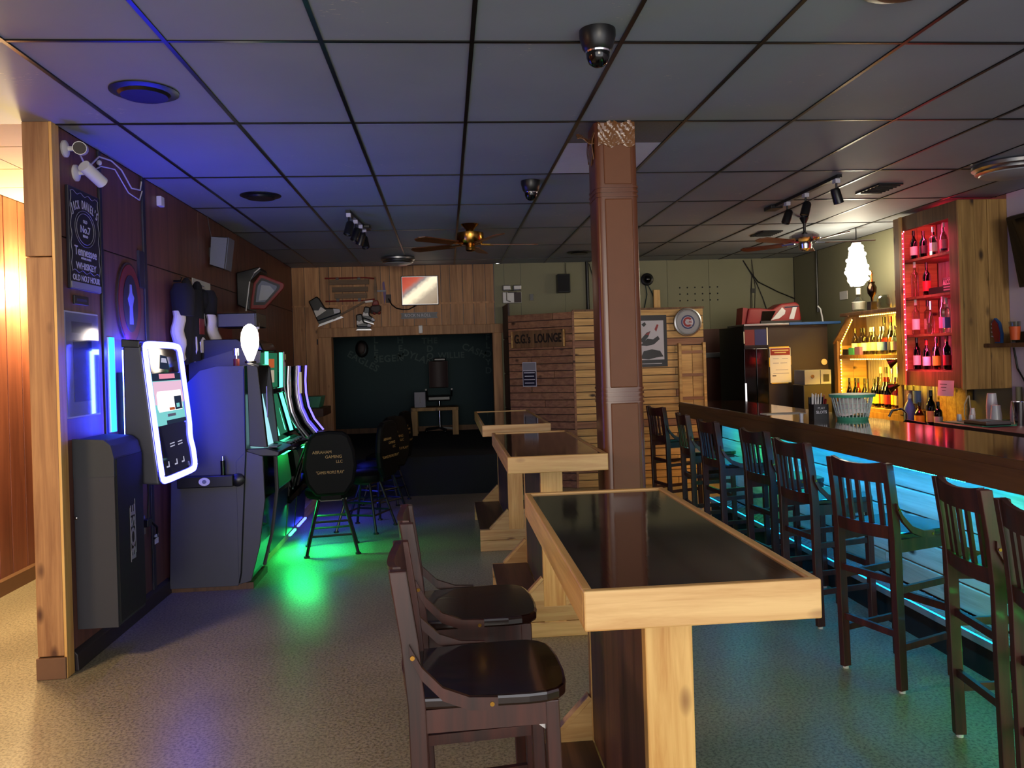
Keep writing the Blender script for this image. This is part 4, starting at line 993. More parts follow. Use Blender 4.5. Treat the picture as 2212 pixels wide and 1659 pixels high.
# ------------------------------------------------------------------ things on the booth and the green wall
t = thing('carved_sign', "carved dark wooden plank reading G.G.'S LOUNGE on the booth", 'sign', (1.13, 9.64, 1.80))
dirv = dl.normalized(); nv = Vector((dirv.y, -dirv.x, 0))
c0 = Vector((1.13, 9.64, 1.80)) + nv * .01
mb = MB((1.13, 9.64, 1.80)); mb.bar(c0 - dirv * .36 + nv * .01, c0 + dirv * .36 + nv * .01, .028, .21)
part('board', mb, 'frame_board', t, bev=.004)
for dx in (-.352, .352):
    p_ = c0 + dirv * dx + nv * .028
    part('edge_strip', MB((1.13, 9.64, 1.80)).bar(p_ - Vector((0, 0, .10)), p_ + Vector((0, 0, .10)), .016, .016, dirv), 'pale_board', t)
text('lettering', "G.G.'s  LOUNGE", .15, c0 + nv * .028, dirv, (0, 0, 1), 'carve', t, width=.64, extr=.003, bold=.004)
t = thing('flyer', 'small framed dark flyer below the carved sign on the booth', 'flyer', (1.02, 9.71, 1.37))
c1 = Vector((1.02, 9.715, 1.37)) + nv * .018
part('sheet', MB(t.location).bar(c1 - dirv * .095, c1 + dirv * .095, .006, .30), 'print', t)
part('print_block', MB(t.location).bar(c1 - dirv * .086 + nv * .004 - Vector((0, 0, .05)), c1 + dirv * .086 + nv * .004 - Vector((0, 0, .05)), .003, .18), 'navy_sign', t)
part('print_block', MB(t.location).bar(c1 - dirv * .086 + nv * .004 + Vector((0, 0, .095)), c1 + dirv * .086 + nv * .004 + Vector((0, 0, .095)), .003, .09), 'print_dim', t)
for k in range(4):
    zz = .02 - k * .042
    part('print_line', MB(t.location).bar(c1 - dirv * (.075 - .01 * (k % 2)) + nv * .007 + Vector((0, 0, zz)), c1 + dirv * (.075 - .01 * (k % 2)) + nv * .007 + Vector((0, 0, zz)), .002, .012), 'print', t)
BY = 9.40
t = thing('poster', 'black-bordered hockey player poster half hidden by the pillar', 'poster', (2.46, BY, 1.73))
part('backing', MB().box((-.19, -.012, -.31), (.19, 0, .31)), 'black', t)
part('picture', MB().box((-.15, -.015, -.225), (.15, -.012, .245)), 'print', t)
pose = [[(-.14, -.05), (-.05, .03), (.02, .02), (.08, .06), (.10, .02), (.03, -.04), (-.06, -.06)], [(-.15, .00), (-.06, .10), (-.01, .12), (-.04, .05), (-.10, -.02)], [(-.14, -.21), (-.10, -.12), (.0, -.10), (.10, -.12), (.14, -.19), (.05, -.20), (-.04, -.22)], [(-.12, .20), (-.08, .23), (-.06, .20), (-.09, .17)]]
for p_ in pose: part('dark_shape', MB().prism(p_, 'y', -.017, -.015), 'black', t)
part('red_patch', MB().prism([(.04, .14), (.07, .20), (.09, .19), (.06, .11)], 'y', -.018, -.015), 'red', t)
part('red_patch', MB().prism([(-.08, .08), (-.02, .11), (-.03, .07)], 'y', -.0185, -.017), 'red', t)
part('caption', MB().box((-.12, -.014, -.275), (.12, -.012, -.268)), 'print', t)
t = thing('wall_clock', 'round clock with a silver rim and a blue and red baseball club logo', 'clock', (2.905, BY, 1.945))
part('case', MB().lathe([(.165, 0), (.172, .02), (.168, .045), (.152, .05), (.146, .036)], (0, 0, 0), 36, (0, -1, 0)), 'alu', t, smooth=True)
part('face', MB().lathe([(.148, .030), (.146, .037)], (0, 0, 0), 36, (0, -1, 0)), 'frosted', t)
def ring(r0, r1, d, a0=0, a1=360, n=36):
    mb = MB(); pts0 = []; 
    k = n if a1 - a0 >= 360 else n
    for i in range(k):
        b0 = R(a0 + (a1 - a0) * i / k); b1 = R(a0 + (a1 - a0) * (i + 1) / k)
        q = [(r0 * math.cos(b0), -d, r0 * math.sin(b0)), (r1 * math.cos(b0), -d, r1 * math.sin(b0)), (r1 * math.cos(b1), -d, r1 * math.sin(b1)), (r0 * math.cos(b1), -d, r0 * math.sin(b1))]
        mb.add(q, [(0, 1, 2, 3)])
    return mb
part('black_line', ring(.136, .139, .0375), 'black', t)
part('blue_ring', ring(.066, .084, .038), 'blue_logo', t)
part('white_disc', ring(.0, .066, .038), 'print', t)
part('red_letter', ring(.034, .060, .039, 38, 322), 'red', t)
text('lettering', 'UBS', .036, (2.905 + .022, BY - .0395, 1.945), *BW, 'red', t, width=.055, bold=.001)
part('hand', MB().bar((-.01, -.045, .01), (.05, -.045, -.062), .004, .007, (0, 1, 0)), 'white', t)
part('hand', MB().bar((.005, -.047, -.005), (-.03, -.047, .035), .004, .006, (0, 1, 0)), 'white', t)
t = thing('shutter', 'pale wooden frame with three cross battens at the right end of the booth', 'shutter', (2.95, BY, 1.33))
for x in (-.155, .145):
    part('stile', MB().box((x - .018, -.05, -.36), (x + .018, 0, .365)), 'pale_board', t, bev=.003)
for zz, lbl in ((.255, 0), (-.02, 0), (-.30, 0)):
    part('cross_batten', MB().box((-.135, -.042, zz - .018), (.127, -.020, zz + .018)), 'pink_board', t, bev=.003)
for x0_, x1_ in ((-.135, -.002), (.002, .127)):
    part('plank', MB().box((x0_, -.020, -.35), (x1_, 0, .33)), 'pale_board', t, bev=.003)
t = thing('wall_speaker', 'black loudspeaker high on the grey-green back wall', 'speaker', (1.585, YB - .01, 2.55))
part('cabinet', MB().prism([(-.09, 0), (.09, 0), (.085, -.13), (-.085, -.13)], 'z', -.125, .125), 'black', t, bev=.012)
part('grille', MB().box((-.075, -.138, -.11), (.075, -.13, .11)), 'black_matte', t, bev=.004)
part('wire', MB().tube([(.05, -.02, .12), (.045, -.01, .2), (.05, -.01, .28)], .004), 'black', t)
t = thing('emergency_light', 'emergency light with two lamp heads on the back wall above the booth', 'emergency light', (.90, YB, 2.40))
part('battery_box', MB().box((-.13, -.07, -.09), (.12, 0, .055)), 'white', t, bev=.006)
part('dark_panel', MB().box((.02, -.073, -.085), (.115, -.069, .05)), 'panel_dark', t)
part('wire_guard', MB().tube([(-.08, -.09, .05), (-.08, -.1, -.06), (-.03, -.1, -.075)], .006).tube([(-.06, -.09, .07), (.05, -.09, .07), (.05, -.09, .045), (-.06, -.09, .045)], .005, closed=True), 'chrome', t)
for x in (-.075, .065):
    h_ = part('lamp_head', MB().box((x - .055, -.10, .075), (x + .055, -.03, .145)), 'alu', t, bev=.012)
    part('lens', MB().box((x - .045, -.105, .085), (x + .045, -.099, .135)), 'white', h_, bev=.003)
solo('wall_sensor', 'small black sensor right of the emergency light', 'sensor', MB((1.16, YB, 2.38)).prism([(1.135, 2.34), (1.185, 2.34), (1.18, 2.38), (1.185, 2.425), (1.135, 2.425), (1.14, 2.38)], 'y', YB - .03, YB), 'black', (1.16, YB, 2.38))
solo('conduit', 'black vertical pipe on the back wall left of the pillar', 'conduit', MB((1.917, YB, 2.5)).cyl((1.917, YB - .03, 2.05), (1.917, YB - .03, ZC), .022, n=10), 'black', (1.917, YB, 2.5), smooth=True)
solo('wire', 'thin dark wire hanging beside the black vertical pipe', 'wire', MB((1.95, YB, 2.6)).tube([(1.95, YB - .015, 2.82), (1.98, YB - .015, 2.7), (2.01, YB - .015, 2.6), (2.03, YB - .015, 2.45)], .006), 'black', (1.95, YB, 2.6), smooth=True)
t = thing('dome_camera', 'black dome camera with trailing wires on the back wall right of the pillar', 'security camera', (2.74, YB, 2.585))
part('base', MB().lathe([(.085, 0), (.085, .05), (.07, .06)], (0, 0, 0), 18, (-.2, -1, 0)), 'black', t, smooth=True)
part('dome', MB().ball((-.01, -.06, 0), .058, 14), 'black_gloss', t, smooth=True)
part('wire', MB().tube([(0, -.02, -.06), (.05, -.02, -.16), (.10, -.02, -.3), (.08, -.02, -.45)], .007).tube([(-.03, -.02, -.06), (-.01, -.02, -.2), (-.06, -.02, -.42)], .007), 'teal_wall', t, smooth=True)
solo('wood_offcut', 'short pale board standing on the booth top below the dome camera', 'board', MB((2.84, YB - .04, 2.11)).box((2.81, YB - .06, 2.11), (2.90, YB - .03, 2.44)), 'pine_z', (2.84, YB - .04, 2.11), bev=.003)
solo('white_paper', 'white strip of paper hanging on the booth beside the pillar', 'paper', MB((2.32, BY, 1.2)).box((2.285, BY - .004, 1.12), (2.335, BY, 1.32)), 'paper', (2.32, BY, 1.2))

# ------------------------------------------------------------------ back wall over the stage
t = thing('mirror_sign', 'rectangular mirror sign with a painted-on reflection streak and red corner over the stage', 'sign', (-.32, YB, 2.505))
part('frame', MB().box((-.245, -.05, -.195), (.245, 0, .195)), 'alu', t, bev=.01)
def painted_reflection_mat():  # glowing gradient paints the reflected light streak onto the mirror sign
    mt = bpy.data.materials.new('painted_reflection_face'); mt.use_nodes = True; n, l = nodes(mt); n.clear()
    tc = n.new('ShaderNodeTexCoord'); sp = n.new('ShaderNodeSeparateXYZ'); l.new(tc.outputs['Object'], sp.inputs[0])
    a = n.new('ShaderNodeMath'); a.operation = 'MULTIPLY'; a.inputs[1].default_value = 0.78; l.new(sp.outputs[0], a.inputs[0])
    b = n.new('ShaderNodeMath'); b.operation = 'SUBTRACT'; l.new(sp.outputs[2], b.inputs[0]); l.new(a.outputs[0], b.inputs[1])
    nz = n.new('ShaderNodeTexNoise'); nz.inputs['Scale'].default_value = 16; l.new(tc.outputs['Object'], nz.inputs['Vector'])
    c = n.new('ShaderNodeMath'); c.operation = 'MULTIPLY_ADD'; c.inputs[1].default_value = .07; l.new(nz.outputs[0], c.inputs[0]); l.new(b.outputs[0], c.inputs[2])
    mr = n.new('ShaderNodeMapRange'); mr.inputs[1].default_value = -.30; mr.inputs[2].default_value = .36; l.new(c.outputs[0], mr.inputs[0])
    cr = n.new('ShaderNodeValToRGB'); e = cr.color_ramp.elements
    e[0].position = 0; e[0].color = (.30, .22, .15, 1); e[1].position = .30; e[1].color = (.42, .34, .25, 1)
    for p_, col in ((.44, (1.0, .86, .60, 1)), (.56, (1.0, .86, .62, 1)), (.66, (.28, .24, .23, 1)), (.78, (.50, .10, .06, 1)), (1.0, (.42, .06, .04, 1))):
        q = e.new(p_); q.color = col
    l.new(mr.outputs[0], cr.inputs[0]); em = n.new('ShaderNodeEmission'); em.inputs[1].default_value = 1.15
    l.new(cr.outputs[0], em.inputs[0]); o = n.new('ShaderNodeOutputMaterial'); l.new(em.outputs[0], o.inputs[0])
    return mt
M['painted_reflection'] = painted_reflection_mat()
part('face', MB().box((-.228, -.054, -.178), (.228, -.050, .178)), 'painted_reflection', t)
t = thing('street_sign', 'black street-style sign reading ROCK N ROLL over the stage', 'sign', (-.34, YB - .002, 2.178))
sgn = [(-.24, -.035), (.24, -.035), (.225, 0), (.24, .035), (-.24, .035), (-.225, 0)]
part('rim', MB().prism([(x * 1.02, z * 1.12) for x, z in sgn], 'y', -.008, 0), 'print_dim', t)
part('plate', MB().prism(sgn, 'y', -.012, -.008), 'navy_sign', t)
text('lettering', 'ROCK N ROLL', .055, (-.36, YB - .0155, 2.178), *BW, 'print', t, width=.34)
t = thing('wall_outlet', 'wall outlet with a black cord left of the mirror sign', 'outlet', (-.735, YB, 2.41))
part('plate', MB().box((-.035, -.010, -.055), (.035, 0, .055)), 'panel_dark', t)
part('cord', MB().tube([(0, -.015, 0), (.04, -.03, -.08), (.10, -.03, -.13), (.18, -.025, -.15), (.26, -.025, -.15), (.36, -.02, -.10), (.41, -.02, -.05)], .009), 'black', t, smooth=True)
solo('thermostat', 'small white thermostat on the stage header board', 'thermostat', MB((-.325, YB - .04, 1.99)).box((-.352, YB - .062, 1.94), (-.298, YB - .04, 2.045)), 'white', (-.325, YB - .04, 1.99), bev=.008)
t = thing('wooden_sled', 'old wooden sled with red runners hung on the plank wall', 'sled', (-1.25, YB - .02, 2.54))
for zz in (.15, -.15):
    part('runner', MB().tube([(-.30, -.02, zz), (.22, -.02, zz), (.34, -.02, zz * .9)], .010), 'red_dull', t, smooth=True)
for k, zz in enumerate((.095, .0, -.085)):
    part('slat', MB().box((-.24 + .03 * k, -.03, zz - .032), (.27 - .015 * k, -.012, zz + .032)), 'sled', t, bev=.003)
for x in (-.14, .14):
    part('bracket', MB().box((x - .02, -.028, .10), (x + .02, -.01, .16)).box((x - .02, -.028, -.16), (x + .02, -.01, -.10)), 'black', t)
t = thing('stick_shaft', 'upright pale stick shaft beside the sled', 'stick', (-.90, YB - .02, 2.50))
part('shaft', MB().prism([(-.018, -.14), (.018, -.14), (.020, .06), (.004, .2), (-.006, .2), (-.020, .06)], 'y', -.02, 0), 'sled', t)
part('cross_bar', MB().box((.02, -.02, .0), (.14, -.005, .022)), 'print_dim', t)
solo('pennant', 'narrow purple pennant hanging right of the sled', 'pennant', MB((-.79, YB, 2.5)).prism([(-.81, 2.62), (-.785, 2.64), (-.765, 2.48), (-.79, 2.33), (-.80, 2.45)], 'y', YB - .012, YB), 'lab_purple', (-.79, YB, 2.5))
t = thing('hockey_stick', 'hockey stick slanting up beside a black ice skate', 'hockey stick', (-1.3, YB - .03, 2.24))
part('shaft', MB().bar((-.16, -.01, -.08), (.26, -.01, .135), .018, .026), 'sled', t)
part('blade', MB().bar((.24, -.01, .132), (.36, -.01, .142), .014, .028), 'white', t)
def skate(label, loc, sc, ang, mirror=1):
    t = thing('ice_skate', label, 'ice skate', loc); t.rotation_euler = (0, R(ang), 0)
    q = lambda pts: [(x * sc * mirror, z * sc) for x, z in pts]
    part('boot', MB().prism(q([(-.12, -.05), (.16, -.06), (.17, -.01), (.10, .03), (.02, .06), (.0, .18), (-.02, .22), (-.13, .20), (-.12, .05)]), 'y', -.06, .0), 'black', t, bev=.015)
    part('white_panel', MB().prism(q([(-.11, .0), (.02, .03), (-.02, .09), (-.06, .06), (-.11, .08)]), 'y', -.066, -.060), 'white', t)
    part('toe_cap', MB().prism(q([(.09, -.04), (.16, -.045), (.165, -.01), (.10, .02)]), 'y', -.066, -.060), 'print', t)
    part('blade_holder', MB().prism(q([(-.11, -.085), (.14, -.09), (.15, -.06), (-.12, -.05)]), 'y', -.045, -.015), 'black', t)
    part('blade', MB().prism(q([(-.14, -.108), (.17, -.112), (.15, -.088), (-.11, -.084)]), 'y', -.033, -.027), 'alu', t)
    return t
skate('big black ice skate with white panels left on the plank wall', (-1.55, YB - .005, 2.23), 1.15, -20, 1)
skate('small black ice skate hanging over the stage header, upper of the pair', (-1.01, YB - .005, 2.17), .62, 18)
skate('small black ice skate overlapping the stage header, lower of the pair', (-1.07, YB - .068, 2.07), .66, 0)
t = thing('hockey_glove', 'dark red-black hockey glove hung right of the skates', 'glove', (-.90, YB - .01, 2.32))
part('cuff', MB().prism([(-.03, .06), (.03, .07), (.045, .0), (-.05, .0)], 'y', -.07, 0), 'red_dull', t, bev=.012)
part('hand', MB().prism([(-.06, .0), (.055, .01), (.075, -.06), (.02, -.11), (-.04, -.09), (-.085, -.05)], 'y', -.08, 0), 'panel_dark', t, bev=.02)
for k in range(4):
    part('finger', MB().ball((-.05 + .03 * k, -.05, -.085 - .012 * (k % 2)), .024, 8), 'red_dull' if k % 2 else 'panel_dark', t, smooth=True)
t = thing('tag_string', 'loop of pale string with a tag hanging below the big skate', 'tag', (-1.62, YB - .01, 2.0))
part('string', MB().tube([(.06, -.01, .10), (.0, -.01, .0), (-.03, -.01, -.10)], .004), 'print_dim', t)
part('tag', MB().box((-.06, -.012, -.17), (.02, -.008, -.10)), 'panel_dark', t)
# stage dressing
STW = bpy.data.objects['wall_stage_back']
for body, x, z, sz, ang in (('EAGLES', -1.33, 1.60, .15, -30), ('SEGER', -.93, 1.63, .15, 2), ('DYLAN', -.46, 1.635, .15, -22), ('CASH', .45, 1.72, .15, -24), ('THE', -.26, 1.90, .13, 0), ('WILLIE', .08, 1.655, .13, 0)):
    a = R(ang)
    text('painted_word', body, sz, (x, 12.893, z), (math.cos(a), 0, math.sin(a)), (-math.sin(a), 0, math.cos(a)), 'wall_letter', STW, spacing=1.1, bold=.003)
for body, x, z0_, st_ in (('FLOYD', .675, 1.93, .135), ('HEN', -.73, 1.92, .13), ('LLE', -1.12, 1.93, .12), ('DO', -.26, 1.77, .12)):
    for k, ch in enumerate(body):
        text('painted_letter', ch, .14, (x, 12.893, z0_ - k * st_), *BW, 'wall_letter', STW, bold=.003)
t = thing('stage_table', 'rough wooden table frame standing on the dark stage', 'table', (-.20, 12.3, .45))
part('top', MB().box((-.36, -.22, .37), (.36, .22, .42)), 'rough_board', t, bev=.004)
for x in (-.31, .31):
    for y in (-.18, .18):
        part('leg', MB().box((x - .045, y - .03, 0), (x + .045, y + .03, .37)), 'rough_board', t, bev=.003)
t = thing('junction_box', 'white box with a dark slot standing on the stage table', 'box', (-.42, 12.25, .87))
part('housing', MB().box((-.085, -.05, 0), (.085, .05, .235)), 'print_dim', t, bev=.006)
part('slot', MB().box((-.006, -.053, .07), (.006, -.049, .16)), 'black', t)
t = thing('office_chair', 'black high-back office chair behind the stage table', 'office chair', (-.13, 12.62, .45))
part('backrest', MB().sheet(lambda u, v: (-.15 + .30 * u, .06 * (1 - (2 * u - 1) ** 2) - .04, .70 + .42 * v), 6, 5, (0, .06, 0)), 'panel_dark', t, smooth=True, bev=.01)
part('headrest', MB().box((-.07, -.01, 1.12), (.12, .04, 1.17)), 'black', t, bev=.015)
part('seat', MB().box((-.18, -.22, .50), (.18, .16, .58)), 'black', t, bev=.02)
for s in (-1, 1):
    part('armrest', MB().tube([(s * .19, .02, .56), (s * .20, -.02, .68), (s * .20, -.20, .68)], .016), 'black', t, smooth=True)
part('post', MB().cyl((0, 0, .06), (0, 0, .5), .025, n=10), 'chrome', t, smooth=True)
for k in range(5):
    a = 2 * math.pi * k / 5
    part('base_arm', MB().bar((0, 0, .07), (.26 * math.cos(a), .22 * math.sin(a), .05), .035, .03), 'black', t)
    part('caster', MB().ball((.26 * math.cos(a), .22 * math.sin(a), .027), .027, 8), 'black', t, smooth=True)
t = thing('wall_plaque', 'dark oval mask hanging high on the stage back wall', 'plaque', (-1.34, 12.9, 1.80))
part('oval', MB().ball((0, -.03, 0), .14, 14, (.75, .25, 1.0)), 'black', t, smooth=True)
part('face', MB().ball((.0, -.055, .01), .09, 12, (.7, .22, 1.0)), 'panel_dark', t, smooth=True)

# corner shelf beside the stage
t = solo('corner_shelf', 'dark shelf in the back left corner beside the stage opening', 'shelf', MB((-1.7, 10.3, .95)).box((XL, 9.9, .93), (-1.52, YB - .04, 1.03)), 'stain', (-1.7, 10.3, .95), bev=.004)
solo('storage_bin', 'green plastic bin on the dark corner shelf', 'bin', MB((-1.75, 10.3, 1.03)).prism([(-1.90, 1.031), (-1.60, 1.031), (-1.57, 1.17), (-1.93, 1.17)], 'y', 10.1, 10.45), 'teal_bin', (-1.75, 10.3, 1.03), bev=.006)

# ------------------------------------------------------------------ left wall: signs, jukebox, speaker
def bullet_cam(label, loc, aim, base_n):
    t = thing('bullet_camera', label, 'security camera', loc)
    a = Vector(aim).normalized()
    part('base', MB().lathe([(.045, 0), (.045, .010), (.02, .022)], (0, 0, 0), 16, (1, 0, 0)), 'white', t, smooth=True)
    part('arm', MB().tube([(.01, 0, 0), (.04, 0, .0), (.065, 0, .0)], .013), 'white', t, smooth=True)
    c = Vector((.085, 0, .0))
    b_ = part('body', MB().cyl(c - a * .06, c + a * .085, .034, n=18), 'white', t, smooth=True)
    part('lens_ring', MB().lathe([(.022, 0), (.031, .001), (.031, .004), (.022, .004)], c + a * .084, 18, a), 'print_dark', b_, smooth=True)
    part('lens', MB().cyl(c + a * .084, c + a * .087, .020, n=16), 'black_gloss', b_, smooth=True)
    return t
bullet_cam('white bullet camera with a dark ringed lens facing the room, top of the post', (XL, 4.40, 2.745), (.35, -1, -.22), 0)
bullet_cam('white bullet camera pointing down the left wall, just below the other one', (XL, 4.52, 2.645), (.38, 1, -.55), 0)
solo('camera_cable', 'loose white cables looping along the ceiling edge from the two cameras', 'cables', MB((XL, 5.0, 2.8)).tube([(XL + .05, 4.46, 2.74), (XL + .03, 4.56, 2.71), (XL + .02, 4.66, 2.72), (XL + .02, 4.78, 2.80), (XL + .02, 4.95, 2.82), (XL + .02, 5.10, 2.80), (XL + .02, 5.25, 2.72), (XL + .02, 5.40, 2.74), (XL + .02, 5.42, 2.80)], .005).tube([(XL + .06, 4.60, 2.68), (XL + .02, 4.70, 2.70), (XL + .02, 4.80, 2.75), (XL + .02, 5.0, 2.78), (XL + .02, 5.2, 2.68), (XL + .02, 5.38, 2.67), (XL + .02, 5.43, 2.74)], .004).ball((XL + .02, 4.78, 2.765), .016, 8), 'white', (XL, 5.0, 2.8), smooth=True)
t = thing('whiskey_sign', 'tall dark whiskey label sign with pale lettering on the left wall', 'sign', (XL, 4.575, 2.28))
part('panel', MB().box((0, -.185, -.275), (.018, .185, .275)), 'navy_sign', t, bev=.003)
part('bottom_strip', MB().box((.018, -.18, -.27), (.022, .18, -.235)), 'print_dim', t)
X_ = XL + .0205
yc = 4.575
for body, z, sz, wd in (('OLD', 2.385, .024, .05), ('No.7', 2.34, .055, .12), ('BRAND', 2.305, .018, .06), ('Tennessee', 2.215, .07, .27), ('SOUR MASH', 2.18, .014, .12), ('WHISKEY', 2.135, .05, .25), ('OLD NO.7 HOUR', 2.068, .045, .33)):
    text('lettering', body, sz, (X_, yc, z), *LW, 'print', t, width=wd, bold=.001)
for k, ch in enumerate("JACK DANIEL'S"):
    u = (k - 6) / 6
    text('lettering', ch, .066, (X_, yc + u * .150, 2.475 - .035 * u * u), (0, math.cos(.45 * u), -math.sin(.45 * u)), (0, math.sin(.45 * u), math.cos(.45 * u)), 'print', t, width=.006 if ch in "I'" else .0185, bold=.0005) if ch != ' ' else None
def yz_ring(cy, cz, ry, rz_, x, r, mt, parent, name='scroll_line', a0=0, a1=360):
    n = 28
    part(name, MB(parent.location).tube([(x, cy + ry * math.cos(R(a0 + (a1 - a0) * i / n)), cz + rz_ * math.sin(R(a0 + (a1 - a0) * i / n))) for i in range(n if a1 - a0 == 360 else n + 1)], r, 4, a1 - a0 == 360), mt, parent)
yz_ring(yc, 2.345, .105, .085, X_, .0018, 'print_dim', t)
yz_ring(yc, 2.345, .125, .10, X_, .0014, 'print_dim', t)
for s in (-1, 1):
    part('scroll_line', MB(t.location).tube([(X_, yc + s * (.168 - .007 * math.sin(i * 1.3)), 2.53 - .43 * i / 20) for i in range(21)], .0018, 4), 'print_dim', t)
for z_ in (2.53, 2.105):
    part('scroll_line', MB(t.location).tube([(X_, yc - .16 + .32 * i / 20, z_ + .007 * math.sin(i * 1.1)) for i in range(21)], .0018, 4), 'print_dim', t)
t = thing('plaque', 'small dark name plate under the whiskey sign', 'plaque', (XL, 4.53, 1.95))
part('plate', MB().box((0, -.085, -.024), (.01, .085, .024)), 'black', t, bev=.002)
part('print_line', MB().box((.01, -.06, -.006), (.0115, .06, .008)), 'print_dark', t)
t = thing('framed_picture', 'glazed picture catching blue light, lowest on the left wall by the post', 'picture', (XL, 4.52, 1.60))
part('frame', MB().box((0, -.205, -.285), (.010, .205, .285)), 'print', t, bev=.003)
part('print', MB().box((.010, -.11, -.20), (.0115, .11, .13)), 'navy_sign', t)
part('caption', MB().box((.010, -.12, .17), (.0115, .12, .23)), 'print_dim', t)
part('pane', MB().box((.013, -.195, -.275), (.015, .195, .275)), 'g_pane', t)
t = thing('oval_sign', 'oval painted sign with a dark red ring above the jukebox', 'sign', (XL, 5.19, 1.98))
def oval(ry, rz_, n=32): return [(ry * math.cos(2 * math.pi * i / n), rz_ * math.sin(2 * math.pi * i / n)) for i in range(n)]
part('board', MB().prism(oval(.19, .26), 'x', 0, .012), 'panel_dark', t)
part('ring', MB().prism(oval(.175, .245), 'x', .012, .016), 'red_dull', t)
part('centre', MB().prism(oval(.115, .18), 'x', .016, .019), 'navy_sign', t)
part('figure', MB().prism([(-.03, -.13), (.03, -.13), (.022, -.02), (.05, .04), (.02, .07), (.014, .12), (-.014, .12), (-.02, .07), (-.05, .03), (-.022, -.02)], 'x', .019, .021), 'print_dim', t)
# wall column speaker
t = thing('column_speaker', 'tall dark wall speaker standing out beside the wooden post', 'speaker', (XL, 4.56, .20))
prof = [(XL + .002, .20), (XL + .21, .20), (XL + .21, 1.10), (XL + .195, 1.16), (XL + .16, 1.19), (XL + .002, 1.20)]
part('cabinet', MB((XL, 4.56, .20)).prism(prof, 'y', 4.385, 4.40), 'speaker_front', t)
part('cabinet_body', MB((XL, 4.56, .20)).prism([(x, z) for x, z in prof], 'y', 4.40, 4.77), 'speaker', t, bev=.006)
part('cloth_top', MB((XL, 4.56, .20)).prism([(XL + .002, 1.00), (XL + .212, 1.00), (XL + .212, 1.10), (XL + .197, 1.165), (XL + .162, 1.195), (XL + .002, 1.205)], 'y', 4.382, 4.41), 'speaker', t)
part('grille', MB((XL, 4.56, .20)).box((XL + .208, 4.41, .22), (XL + .216, 4.76, 1.09)), 'black_matte', t)
bz = text('lettering', 'BOSE', .085, (XL + .218, 4.60, .66), (0, 0, 1), (0, -1, 0), 'print_dim', t, width=.30, bold=.002)
for s in (-1, 1):
    part('logo_bar', MB((XL, 4.56, .20)).box((XL + .216, 4.60 - .035 * s - .002, .66 - s * .02 - .14), (XL + .218, 4.60 - .035 * s + .002, .66 - s * .02 + .16)), 'print_dim', t)
part('foot_bolt', MB((XL, 4.56, .20)).ball((XL + .015, 4.38, .79), .010, 8), 'chrome', t, smooth=True)
# jukebox
JL = (-1.80, 5.12, .88)
jk = thing('jukebox', 'wall jukebox with a glowing blue-white border and a touch screen', 'jukebox', JL)
yA, yB = 4.80, 5.45
bot = Vector((-1.69, 0, .885)); top = Vector((-1.775, 0, 1.725))
def jf(u, v, d=0.0):
    p = bot.lerp(top, v); nn = Vector((top.z - bot.z, 0, bot.x - top.x)).normalized()
    return Vector((p.x, yA + (yB - yA) * u, p.z)) + nn * d
part('housing', MB(JL).prism([(bot.x, bot.z), (top.x, top.z), (top.x - .10, top.z + .012), (bot.x - .19, bot.z + .02)], 'y', yA, yB), 'grey_lam', jk, bev=.012)
part('top_cover', MB(JL).prism([(top.x - .002, top.z + .008), (top.x - .105, top.z + .02), (top.x - .105, top.z - .03), (top.x - .004, top.z - .035)], 'y', yA - .006, yB + .006), 'black', jk, bev=.006)
part('wall_bracket', MB(JL).box((XL + .003, 4.98, 1.05), (-1.84, 5.30, 1.55)), 'black', jk)
def jpoly(name, pts, mt, d, parent, th=.004):
    a = [jf(u, v, d) for u, v in pts]; b = [jf(u, v, d - th) for u, v in pts]; n = len(pts)
    return part(name, MB(JL).add(a + b, [tuple(range(n)), tuple(range(2 * n - 1, n - 1, -1))] + [(i, (i + 1) % n, n + (i + 1) % n, n + i) for i in range(n)]), mt, parent)
outer = [(.06, 0), (.94, .0), (1.0, .03), (1.0, .16), (.965, .24), (.965, .30), (1.0, .40), (1.0, .96), (.94, 1.0), (.06, 1.0), (0, .97), (0, .03)]
jpoly('face_plate', outer, 'black_gloss', .006, jk)
def round_path(pts, d, n=5):
    out = []
    k = len(pts)
    for i in range(k):
        p0, p1, p2 = Vector(pts[i - 1]), Vector(pts[i]), Vector(pts[(i + 1) % k])
        for s in range(n):
            tt = s / (n - 1); a = p1.lerp(p0, .28 * (1 - tt)); b = p1.lerp(p2, .28 * tt); q = a.lerp(b, tt)
            out.append(jf(q.x, q.y, d))
    return out
brd = [(.10, .015), (.93, .015), (.985, .06), (.985, .18), (.95, .25), (.95, .30), (.985, .38), (.985, .94), (.93, .985), (.08, .985), (.03, .94), (.03, .05)]
part('light_border', MB(JL).tube(round_path(brd, .010), .020, 8, True), 'led_border', jk, smooth=True)
hd = jpoly('header_glass', [(.13, .78), (.90, .78), (.90, .95), (.13, .95)], 'black_gloss', .010, jk)
jpoly('header_glow', [(.36, .81), (.62, .80), (.58, .90), (.42, .91)], 'scr_dark', .012, hd)
jpoly('header_mark', [(.40, .855), (.56, .85), (.54, .885), (.43, .888)], 'icon', .0135, hd)
sc_ = jpoly('touch_screen', [(.13, .40), (.90, .40), (.90, .775), (.13, .775)], 'scr_cyan', .010, jk)
jpoly('screen_band', [(.13, .72), (.90, .72), (.90, .775), (.13, .775)], 'scr_dark', .0125, sc_)
jpoly('screen_band', [(.30, .735), (.72, .735), (.72, .77), (.30, .77)], 'scr_pink', .014, sc_)
jpoly('screen_panel', [(.13, .55), (.90, .55), (.90, .715), (.13, .715)], 'scr_pink2', .0125, sc_)
